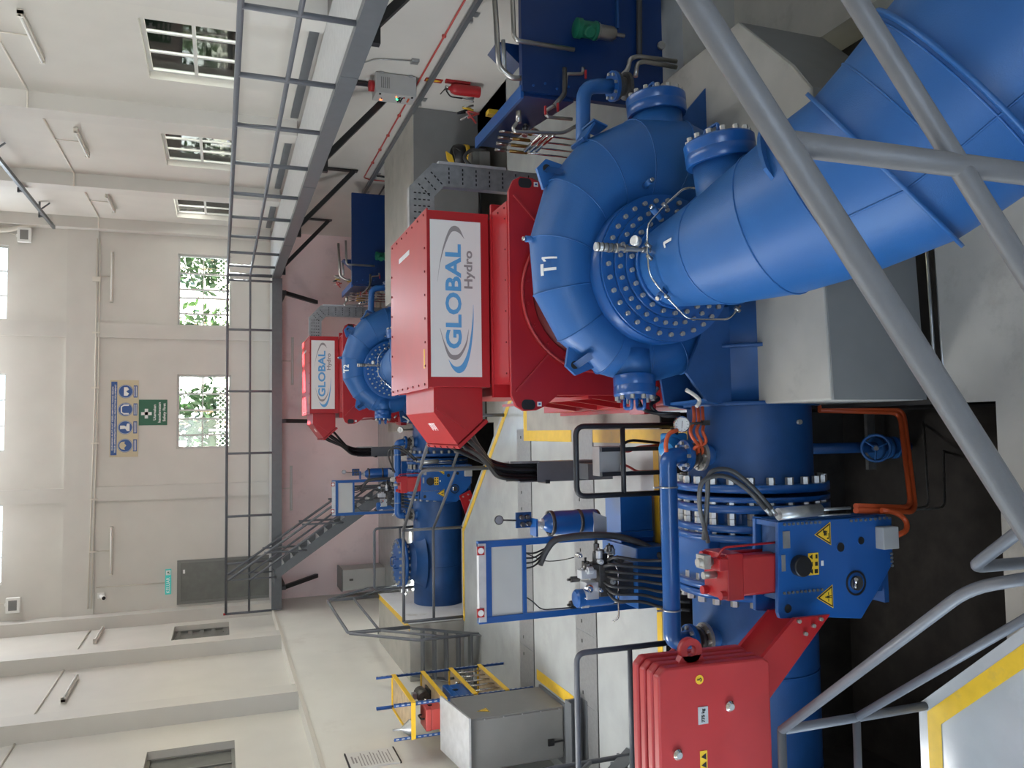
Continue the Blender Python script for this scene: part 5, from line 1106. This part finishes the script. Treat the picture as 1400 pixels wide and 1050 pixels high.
M().cyl((5.33, 12.19, 1.99), (5.33, 12.19, 2.07), .085, n=20).build('horn', 'red', CBX)
for z in (1.45, 1.9): M().box(XR - .03, XR - .012, 11.99, 12.02, z - .03, z + .03).build('wall_lug', 'galv', CBX)
FE = thing('fire_extinguisher', 'red fire extinguisher hung on the right wall', 'extinguisher', (5.36, 12.0, .3))
M().lathe((5.37, 12.0, .34), (0, 0, 1), [(0, 0), (.085, 0), (.088, .02), (.088, .40), (.07, .46), (.03, .49), (.03, .52), (0, .52)], 20).build('bottle', 'red', FE)
M().box(5.34, 5.40, 11.97, 12.03, .86, .90).build('valve_head', 'dark_metal', FE); M().beam((5.36, 12.0, .90), (5.28, 12.06, .97), .02, .01).build('lever', 'black', FE); M().tube([(5.33, 12.02, .88), (5.27, 12.08, .80), (5.27, 12.08, .5)], .012, 7, fil=.05).build('hose', 'black', FE); M().cyl((5.36, 11.95, .89), (5.36, 11.92, .89), .02, n=10).build('gauge', 'chrome', FE)
M().box(5.46, XR, 11.96, 12.04, .5, .9).build('wall_hook', 'red', FE)
AS = thing('arrow_sign', 'small red and yellow arrow sign above the extinguisher', 'sign', (XR - .01, 12.08, .95))
M().box(XR - .008, XR, 12.01, 12.14, .93, 1.21).build('plate', 'red', AS); M().prism([(XR - .01, 12.04, 1.19), (XR - .01, 12.11, 1.19), (XR - .01, 12.11, 1.02), (XR - .01, 12.075, .95), (XR - .01, 12.04, 1.02)], (.002, 0, 0)).build('arrow', 'yellow', AS)
def wire(name, label, cat, pts, r, mt, fil=.08, group=None): return tag(M().tube(pts, r, 8, fil=fil).build(name, mt), label, cat, group)
xw = XR - .03
RP_ = thing('red_conduit', 'thin red conduit with clips along the right wall', 'conduit', (xw, 12, 1.3))
M().tube([(xw, 6.8, 1.29), (xw, 17.2, 1.31), (xw, 17.3, 1.18), (xw, 17.35, .3)], .014, 8, fil=.05).build('run', 'red_pipe', RP_)
for y in (9.2, 10.6, 12.6, 13.6, 14.6, 15.4, 16.2): M().box(xw - .012, XR - .006, y - .02, y + .02, 1.27, 1.325).build('clip', 'red_pipe', RP_)
GT = thing('wall_trunking', 'dark grey cable trunking on brackets along the right wall', 'trunking', (xw, 12, 1.15))
M().box(XR - .13, XR - .06, 6.8, 19.0, 1.13, 1.19).build('run', 'steel_grey', GT)
for y in (9.9, 12.8, 15.3, 16.9, 18.3): M().box(XR - .13, XR - .006, y, y + .05, 1.09, 1.13).build('bracket', 'galv', GT); M().box(XR - .02, XR - .006, y - .03, y + .08, 1.0, 1.13).build('bracket', 'galv', GT)
wire('black_conduit', 'black conduit dropping from the trunking behind the equipment block', 'conduit', [(xw, 17.0, 1.12), (xw, 17.05, .78), (xw, 18.4, .76)], .02, 'black')
SK = thing('wall_socket', 'small grey socket box with conduit on the right wall', 'socket', at(567, 82, x=XR)); c = at(567, 82, x=XR)
M().box(XR - .05, XR, c.y - .06, c.y + .06, c.z - .06, c.z + .06).build('box', 'galv', SK, bevel=.01); M().tube([(XR - .02, c.y, c.z + .05), (XR - .02, c.y + .1, c.z + .55), (XR - .02, c.y + .45, c.z + .85)], .01, 6, fil=.1).build('conduit', 'galv', SK)
wire('block_conduit', 'white conduit along the rear edge of the equipment block', 'conduit', [(4.9, 15.76, .1), (4.9, 15.76, 1.12), (3.1, 15.76, 1.12), (2.75, 15.76, .85), (2.3, 15.76, .85)], .018, 'pvc')
# two machines standing on the floor before the block
VC = thing('vacuum_cleaner', 'black and yellow vacuum cleaner standing before the grey block', 'cleaner', (4.6, 12.85, 0))
M().lathe((4.6, 12.85, .05), (0, 0, 1), [(0, 0), (.19, 0), (.19, .34), (.20, .36), (.20, .42), (.17, .50), (.10, .54), (0, .54)], 20).build('drum', 'black', VC); M().cyl((4.6, 12.85, .30), (4.6, 12.85, .37), .205, n=20).build('yellow_band', 'yellow', VC)
M().prism([(4.44, 12.72, .56), (4.56, 12.72, .60), (4.62, 12.72, .70), (4.50, 12.72, .68), (4.40, 12.72, .60)], (0, .05, 0)).build('handle', 'yellow', VC); M().tube([(4.5, 12.7, .55), (4.7, 12.66, .62), (4.62, 12.66, .45), (4.5, 12.66, .3)], .008, 6, fil=.1).build('cord', 'hose_grey', VC)
DH = thing('dehumidifier', 'grey machine with a big bent hose beside the vacuum cleaner', 'machine', (4.45, 12.6, 0))
M().box(4.3, 4.62, 12.5, 12.75, .0, .34).build('case', 'cabinet_side', DH, bevel=.02); M().box(4.32, 4.6, 12.48, 12.5, .20, .32).build('front_window', 'dark_glass', DH); M().tube([(4.3, 12.45, .0), (4.3, 12.45, .35), (4.45, 12.45, .50), (4.6, 12.45, .35), (4.62, 12.45, .1)], .03, 10, fil=.14).build('hose', 'hose_grey', DH)

# =================================================================== services high up
def batten(label, p, q, n, group, stub=None):
    root = thing('batten_light', label, 'lamp', (V(p) + V(q)) / 2, group=group); n = V(n); p, q = V(p) + n * .012, V(q) + n * .012
    M().beam(p + n * .04, q + n * .04, .07, .05, n).build('housing', 'pvc', root); M().cyl(p + n * .085, q + n * .085, .016, n=10).build('tube_lamp', 'white', root)
    d = (q - p).normalized()
    for e, s_ in ((p, 1), (q, -1)): M().obox(e + n * .05 + d * s_ * .02, d * .02, n * .05, d.cross(n) * .035).build('end_cap', 'pvc', root)
    if stub: M().tube([(p + q) / 2 + n * .02, (p + q) / 2 + n * .02 + V(stub)], .012, 6).build('feed_conduit', 'pvc', root)
gl = 'batten lights on the walls'
for i, (y0, y1) in enumerate(((11.62, 13.05), (15.9, 17.32), (20.1, 21.5))): batten('white batten light on the right wall above the %s window' % ('nearest', 'middle', 'farthest')[i], (XR, y0, 6.65), (XR, y1, 6.65), (-1, 0, 0), gl, (0, 0, .45))
batten('white batten light on the back wall above the right window', (3.4, YB, 6.83), (4.7, YB, 6.83), (0, -1, 0), gl, (0, 0, .4)); batten('white batten light on the back wall near the door', (-3.5, YB, 6.76), (-2.3, YB, 6.76), (0, -1, 0), gl, (0, 0, .4))
batten('white batten light on the left wall, nearest the back corner', (XLP, 20.85, 6.86), (XLP, 22.2, 6.86), (1, 0, 0), gl); batten('white batten light on the left wall, nearer the camera', (XLP, 16.5, 6.80), (XLP, 18.0, 6.80), (1, 0, 0), gl)
batten('white batten light under the back gallery, right of the stairs', (1.3, YB, 2.35), (2.6, YB, 2.35), (0, -1, 0), 'batten lights under the gallery', (0, 0, .3)); batten('white batten light under the back gallery, above the stairs', (-2.1, YB, 2.38), (-.9, YB, 2.38), (0, -1, 0), 'batten lights under the gallery', (0, 0, .3))
for i, (y0, y1) in enumerate(((6, 14.4), (14.84, 18.74), (19.2, 22.4))):
    wire('ceiling_conduit', 'thin conduit high on the right wall, %s stretch' % ('nearest', 'middle', 'farthest')[i], 'conduit', [(XR - .02, y0, 7.1), (XR - .02, y1 - .02, 7.1), (XR - .3, y1 - .02, 7.1)], .016, 'pvc', .03)
for i, (y0, y1) in enumerate(((15.05, 18.75), (19.25, 22.3), (11, 14.6))):
    wire('ceiling_conduit', 'thin conduit high on the left wall, %s stretch' % ('middle', 'farthest', 'nearest')[i], 'conduit', [(XLP + .02, y0, 7.15), (XLP + .02, y1, 7.15)], .016, 'pvc')
BR = thing('busbar_rail', 'grey steel bus rail on angle brackets high on the right wall', 'rail', (5.15, 15, 8.1))
M().box(5.11, 5.19, 6, 22.4, 8.06, 8.12).build('rail', 'steel_grey', BR)
for y in (8.6, 12.9, 17.1, 19.2, 21.3): M().box(5.12, XR - .01, y, y + .05, 8.19, 8.23).box(5.13, 5.17, y, y + .05, 8.12, 8.23).build('bracket_arm', 'steel_grey', BR); M().beam((5.3, y + .025, 8.2), (XR - .02, y + .025, 8.0), .03, .03, (0, 1, 0)).build('bracket_strut', 'steel_grey', BR)
BP2 = thing('drain_pipe', 'white pipe bending along the beam on the back wall', 'pipe', (5, YB - .15, 7.7))
M().tube([(5.05, YB - .16, 10.6), (5.05, YB - .16, 9.2), (5.35, YB - .16, 8.3), (5.35, YB - .16, 4.2)], .06, 12, fil=.2).build('pipe', 'pvc', BP2)
CR_ = thing('beam_conduit', 'double white conduit along the beam of the back wall', 'conduit', (0, YB - .1, 7.2))
for dz in (0, .07): M().tube([(5.0, YB - .09, 7.17 - dz), (1, YB - .09, 7.17 - dz), (-4.3, YB - .09, 7.26 - dz)], .014, 7, fil=.2).build('run', 'pvc', CR_)
for x in (4.0, 2.6, 1.2, -.2, -1.6, -2.9): M().box(x - .02, x + .02, YB - .11, YB - .07, 7.07, 7.25).build('clip', 'pvc', CR_)
M().box(3.9, 4.02, YB - .13, YB - .07, 7.08, 7.26).build('junction', 'pvc', CR_)
for i, (x, z) in enumerate(((4.97, 8.77), (-4.05, 8.86))):
    FLD = thing('floodlight', 'square white floodlight on the upper back wall, %s' % ('right end' if i == 0 else 'left end'), 'lamp', (x, YB, z), group='floodlights on the back wall')
    M().box(x - .18, x + .18, YB - .22, YB - .10, z - .15, z + .15).build('housing', 'white', FLD, bevel=.01); M().box(x - .12, x + .12, YB - .225, YB - .22, z - .09, z + .09).build('lens', 'cabinet_side', FLD); M().box(x - .03, x + .03, YB - .1, YB, z - .05, z + .2).build('bracket', 'white', FLD); M().tube([(x, YB - .05, z + .15), (x + .1, YB - .05, z + .5)], .01, 6).build('cable', 'pvc', FLD)
CC = thing('security_camera', 'small white security camera on the back wall near the left corner', 'camera', (-4.0, YB, 6.95))
M().box(-4.07, -3.93, YB - .06, YB, 6.9, 7.05).build('base', 'white', CC); M().cyl((-4.0, YB - .05, 6.98), (-4.02, YB - .32, 6.88), .055, n=14).build('body', 'white', CC); M().cyl((-4.02, YB - .32, 6.88), (-4.021, YB - .33, 6.877), .045, n=14).build('lens', 'black', CC)

# signs on the back wall
yq = YB - .012
PP = thing('ppe_sign', 'cream safety sign with four blue discs on the back wall', 'sign', (.42, yq, 6.5))
x0, x1, z0, z1 = -.56, 1.40, 6.17, 6.83
M().box(x0, x1, yq, YB, z0, z1).build('board', 'cream_sign', PP); M().box(x0 + .05, x1 - .04, yq - .003, yq, z1 - .16, z1 - .02).build('header', 'sign_blue', PP)
text('GUNAKAN ALAT-ALAT KESELAMATAN YANG SESUAI', 'header_text', 'white', PP, ((x0 + x1) / 2, yq - .005, z1 - .06), (1, 0, 0), (0, 0, 1), .038, .001, bold=.001, width=1.62)
text('WEAR APPROPRIATE PERSONAL PROTECTIVE EQUIPMENT', 'header_text', 'white', PP, ((x0 + x1) / 2, yq - .005, z1 - .122), (1, 0, 0), (0, 0, 1), .038, .001, bold=.001, width=1.74)
for i in range(4):
    cxx = x0 + .29 + i * .46; cz_ = 6.475; d = M().cyl((cxx, yq, cz_), (cxx, yq - .004, cz_), .175, n=30).build('disc', 'sign_blue', PP); M().ring((cxx, yq - .006, cz_), (0, 1, 0), .158, .165, .002, 30).build('disc_ring', 'white', d)
    g = M(); yy = yq - .006
    def poly(pts, g=g, yy=yy, cxx=cxx, cz_=cz_): g.prism([(cxx + a, yy, cz_ + b) for a, b in pts], (0, -.001, 0))
    if i == 0: poly([(-.11, .0), (-.09, .09), (-.03, .13), (.04, .13), (.09, .09), (.10, .0), (.06, .02), (.0, -.03), (-.06, .02)])
    elif i == 1: poly([(-.04, .12), (.05, .12), (.05, .02), (.02, -.02), (.10, -.04), (.10, -.10), (-.09, -.10), (-.09, -.04), (-.03, -.0)])
    elif i == 2:
        poly([(-.12, .04), (-.08, .11), (.08, .11), (.12, .04), (.09, .04), (.06, .08), (-.06, .08), (-.09, .04)]); poly([(-.13, .05), (-.09, .05), (-.09, -.08), (-.13, -.08)]); poly([(.09, .05), (.13, .05), (.13, -.08), (.09, -.08)])
    else: poly([(-.11, .04), (.11, .04), (.11, -.04), (.05, -.08), (.01, -.02), (-.01, -.02), (-.05, -.08), (-.11, -.04)])
    g.build('pictogram', 'cream_sign' if i == 0 else 'white', d)
    M().box(cxx - .155, cxx + .155, yq - .003, yq, 6.20, 6.29).build('caption', 'sign_blue', PP)
    cp = M(); [cp.box(cxx - .13, cxx + .13, yq - .004, yq - .003, zc, zc + .012) for zc in (6.222, 6.258)]; cp.build('caption_lines', 'white', PP)
SF = thing('safety_sign', 'green first-aid safety sign under the cream sign', 'sign', (.57, yq, 5.8))
M().box(.24, .90, yq, YB, 5.49, 6.165).build('board', 'sign_green', SF); cr = M(); cr.box(.50, .58, yq - .003, yq, 5.86, 6.11).box(.415, .665, yq - .003, yq, 5.945, 6.025); cr.build('cross', 'white', SF)
for i, (s_, w_) in enumerate((('Utamakan', .40), ('keselamatan', .52), ('Safety First', .47))): text(s_, 'sign_text', 'white', SF, (.57, yq - .003, 5.79 - .115 * i), (1, 0, 0), (0, 0, 1), .066, .001, bold=.002, width=w_)
KX = thing('exit_sign', 'green KELUAR exit sign beside the back door', 'sign', (-3.8, yq, 5.42))
M().box(-4.10, -3.46, yq - .02, YB, 5.36, 5.50).build('plate', 'teal', KX); text('KELUAR', 'exit_text', 'white', KX, (-3.87, yq - .022, 5.428), (1, 0, 0), (0, 0, 1), .085, .001, bold=.002, width=.40)
M().box(-3.61, -3.49, yq - .022, yq - .02, 5.375, 5.485).build('man_field', 'white', KX); M().prism([(-3.57, yq - .023, 5.385), (-3.555, yq - .023, 5.385), (-3.545, yq - .023, 5.42), (-3.52, yq - .023, 5.40), (-3.53, yq - .023, 5.45), (-3.56, yq - .023, 5.45)], (0, -.001, 0)).build('running_man', 'sign_green', KX)
wire('sign_conduit', 'thin conduit feeding the KELUAR sign', 'conduit', [(-3.8, YB - .02, 5.5), (-3.8, YB - .02, 7.1)], .010, 'pvc')
# =================================================================== things along the left wall
RK = thing('storage_rack', 'blue slotted-angle rack with yellow-edged wooden shelves by the left wall', 'rack', (-3.9, 11.5, 0))
rx0, rx1, ry0, ry1, rh = -4.12, -3.64, 10.88, 12.2, 2.0
for x, sx in ((rx0, 1), (rx1, -1)):
    for y, sy_ in ((ry0, 1), (ry1, -1)):
        po = M().box(x, x + sx * .04, y, y + sy_ * .004, 0, rh).box(x, x + sx * .004, y, y + sy_ * .04, 0, rh).build('upright', 'sign_blue', RK)
        sl = M()
        for k in range(26): sl.box(min(x + sx * .012, x + sx * .028), max(x + sx * .012, x + sx * .028), y - .002 * sy_ if sy_ > 0 else y, y + .001 if sy_ > 0 else y + .002, .06 + k * .075, .10 + k * .075); sl.box(x - .001 if sx > 0 else x - .0, x + .002, min(y + sy_ * .012, y + sy_ * .028), max(y + sy_ * .012, y + sy_ * .028), .06 + k * .075, .10 + k * .075)
        sl.build('upright_slots', 'galv_light', po)['kind'] = 'stuff'
for z in (1.74, 1.30, .86, .40):
    M().box(rx0 + .01, rx1 - .01, ry0 + .01, ry1 - .01, z - .012, z + .008).build('shelf_board', 'wood', RK)
    f = M(); f.box(rx0 + .005, rx1 - .004, ry0 - .012, ry0 + .004, z - .03, z + .03).box(rx0 + .005, rx1 - .004, ry1 - .004, ry1 + .012, z - .03, z + .03).box(rx1 - .006, rx1 + .010, ry0, ry1, z - .03, z + .03).box(rx0 - .010, rx0 + .006, ry0, ry1, z - .03, z + .03)
    f.build('shelf_edge', 'yellow', RK)
FN = thing('funnel', 'grey metal funnel standing upside down on the top shelf', 'funnel', (-4.0, 11.02, 1.75)); M().lathe((-4.02, 11.02, 1.75), (0, 0, 1), [(.11, 0), (.108, .02), (.02, .13), (.012, .24)], 18).build('cone', 'galv', FN); M().tube([V((-4.02, 11.02, 1.755)) + V((.11 * math.cos(t), .11 * math.sin(t), 0)) for t in [2 * math.pi * i / 18 for i in range(18)]], .005, 5, closed=True).build('rim', 'galv', FN)
def toolbox(name, label, c, s_, mt, lid, hm='black'):
    r = thing(name, label, 'toolbox', c); x, y, z = c; a, b, h = s_
    M().box(x - a, x + a, y - b, y + b, z, z + h * .68).build('body', mt, r, bevel=.012); M().box(x - a - .008, x + a + .008, y - b - .008, y + b + .008, z + h * .68, z + h).build('lid', lid, r, bevel=.012)
    M().tube([(x, y - b * .5, z + h), (x, y - b * .5, z + h + .05), (x, y + b * .5, z + h + .05), (x, y + b * .5, z + h)], .012, 7, fil=.03).build('handle', hm, r); M().box(x + a, x + a + .014, y - .02, y + .02, z + h * .5, z + h * .75).build('latch', hm, r)
toolbox('toolbox', 'red tool case on the second shelf of the blue rack', (-3.93, 11.12, 1.308), (.14, .17, .24), 'pink_case', 'pink_case')
toolbox('toolbox', 'blue plastic toolbox on the third shelf of the blue rack', (-3.84, 11.25, .868), (.17, .27, .30), 'blue_smooth', 'blue_smooth')
EN = thing('pump_parts', 'small dark motor with fittings on the second shelf of the blue rack', 'motor', (-3.85, 11.8, 1.308)); M().cyl((-3.85, 11.62, 1.41), (-3.85, 11.92, 1.41), .09, n=16).build('motor_body', 'dark_metal', EN); M().box(-3.95, -3.75, 11.62, 11.92, 1.308, 1.33).build('base', 'black', EN); M().cyl((-3.85, 11.5, 1.41), (-3.85, 11.62, 1.41), .02, n=8).build('shaft', 'chrome', EN); M().box(-3.88, -3.80, 11.7, 11.8, 1.5, 1.56).build('terminal', 'galv', EN)
for i in range(16):
    y = 10.98 + i * .075; L_ = .34 + .05 * ((i * 7) % 4)
    tag(M().cyl((-3.70 - .02 * (i % 3), y, .88 - .48), (-3.70 - .02 * (i % 3), y, .88 - .48 + L_), .011, n=6).cyl((-3.70 - .02 * (i % 3), y, .88 - .50 + L_), (-3.70 - .02 * (i % 3), y, .88 - .44 + L_), .02, n=6).build('spanner', ('chrome', 'dark_metal', 'brushed')[i % 3]), 'long spanner standing upright on the lowest shelf of the blue rack', 'spanner', 'spanners on the lowest shelf')
CAB = thing('meter_cabinet', 'low grey steel cabinet with warning triangle by the left wall', 'cabinet', (-3.87, 10.2, 0))
kx0, kx1, ky0, ky1, kh = -4.2, -3.56, 9.76, 10.62, 1.30
M().box(kx0, kx1, ky0, ky1, .03, kh).build('body', 'cabinet_side', CAB, bevel=.006)
M().box(kx0 + .02, kx1 - .02, ky0 - .012, ky0, .05, kh - .02).build('door', 'cabinet_side', CAB, bevel=.003)
M().prism([(kx0 - .03, ky0 - .06, kh - .01), (kx0 - .03, ky1 + .05, kh + .10), (kx0 - .03, ky1 + .05, kh + .125), (kx0 - .03, ky0 - .06, kh + .015)], (kx1 - kx0 + .06, 0, 0)).build('rain_roof', 'galv_light', CAB)
M().box(-4.02, -3.94, ky0 - .04, ky0 - .012, .18, .26).build('lock', 'black', CAB); M().cyl((-3.98, ky0 - .03, .22), (-3.98, ky0 - .03, .05), .012, n=8).build('lock_rod', 'black', CAB)
warn_tri(CAB, (kx1 + .001, 10.0, 1.02), .09, (1, 0, 0), (0, 1, 0), glyph='bolt')
for z in (.1, .35, .6, .85, 1.1): M().cyl((kx1 - .02, ky0 - .012, z), (kx1 - .02, ky0 - .02, z), .008, n=6).build('rivet', 'galv', CAB)
M().box(kx0 - .1, kx1 + .03, ky0 - .03, ky1, 0, .03).build('base_channel', 'steel_grey', CAB)
M().box(kx1 + .06, kx1 + .20, 9.5, 10.75, .001, .007).build('edge_line', 'yellow_line', FLOOR)
PLQ = thing('notice_board', 'white notice sheet with rows of print on the left wall', 'sign', (XL, 11.26, 2.2))
M().box(XL, XL + .02, 10.98, 11.53, 1.89, 2.56).build('board', 'sign_white', PLQ); M().box(XL, XL + .022, 10.975, 11.535, 1.88, 1.90).box(XL, XL + .022, 10.975, 11.535, 2.55, 2.57).build('border', 'black', PLQ)
nl = M()
for i in range(13): nl.box(XL + .02, XL + .0215, 11.03 + (0 if i > 1 else .12), 11.47 - .05 * (i % 3) - (0 if i > 1 else .08), 2.48 - .042 * i, 2.492 - .042 * i + (.01 if i < 2 else 0))
nl.build('print_lines', 'logo_grey', PLQ)
WB2 = thing('storage_chest', 'long grey steel chest standing against the back wall', 'chest', (-3.9, 22.3, 0)); M().box(-4.2, -3.66, 21.9, 22.7, .0, 1.12).build('body', 'panel_grey', WB2, bevel=.01); M().box(-4.22, -3.64, 21.88, 22.72, 1.12, 1.16).build('lid', 'cabinet_side', WB2, bevel=.006); M().box(-3.95, -3.9, 21.87, 21.9, .85, .95).build('latch', 'dark_metal', WB2)
E2 = thing('fire_extinguisher', 'small red extinguisher standing behind the far plinth', 'extinguisher', (-4.1, 18.7, 0)); M().lathe((-4.05, 17.75, .0), (0, 0, 1), [(0, 0), (.08, 0), (.08, .42), (.05, .48), (.02, .5), (0, .5)], 16).build('bottle', 'red', E2); M().box(-4.09, -4.01, 17.72, 17.78, .5, .55).build('valve_head', 'black', E2); M().tube([(-4.03, 17.7, .52), (-3.95, 17.68, .45), (-3.95, 17.68, .2)], .012, 6, fil=.04).build('hose', 'black', E2)
CHN = thing('steel_channel', 'grey steel channel lying on the floor beside the low cabinet', 'beam', (-3.9, 9.0, 0)); M().box(-4.35, -3.3, 9.22, 9.26, 0, .22).box(-4.35, -3.3, 9.08, 9.26, .21, .225).build('web', 'steel_grey', CHN); M().box(-4.35, -3.3, 9.08, 9.26, 0, .012).build('flange', 'steel_grey', CHN)
# =================================================================== the second unit: every thing of the first, shifted down the hall
index_kids()
for o, lab in list(ALL):
    c = clone(o, None, (0, SP, 0)); c['label'] = lab
    if 'second_group' in o: c['group'] = o['second_group']; del c['second_group']; del o['second_group']
    elif 'group' in o: del c['group']
    if o is T:      # its own number
        for ch in [k for k in SC.objects if k.parent is c and k.name.startswith(('unit_number', 'tube_number'))]:
            nm = ch.name.split('.')[0]; bpy.data.objects.remove(ch); fn = on_case if nm == 'unit_number' else on_tube; dx = .055 if nm == 'unit_number' else 0
            n2 = wrap_text('2', nm, 'white', T, .125, lambda x, y, fn=fn, dx=dx: fn(x + dx, y), bold=.006); n2.parent = c
    if o is BV:     # at the far unit the lever hangs down into the pit
        for ch in [k for k in SC.objects if k.parent is c and k.name.split('.')[0] in ('counterweight_plate', 'lever_arm', 'arm_bolt', 'lifting_eye', 'dome_nut', 'weight_plate', 'weight_text', 'hook_sticker', 'yellow_label')]:
            if ch.name.startswith('yellow_label') and (ch.matrix_world @ ch.data.vertices[0].co).x > -1.6: continue
            for g in list(ch.children): bpy.data.objects.remove(g)
            bpy.data.objects.remove(ch)
        yf = YW + SP + .02; q = [at(X, Y, y=yf) for X, Y in ((628, 678), (643, 670), (660, 715), (644, 725))]
        m = M().prism([(p.x, yf, p.z) for p in q], (0, .03, 0)); ar = m.build('lever_arm', 'red', c)
        for X, Y in ((633, 679), (640, 676), (642, 684)): p = at(X, Y, y=yf); M().cyl(p, p - V((0, .02, 0)), .018, n=8).build('arm_bolt', 'bolt_metal', c)
        zc = q[2].z - .25; M().box(q[2].x - .55, q[2].x + .05, yf - .1, yf + .2, zc - .7, zc).build('counterweight', 'red_light', c, bevel=.02)
bpy.context.view_layer.update()
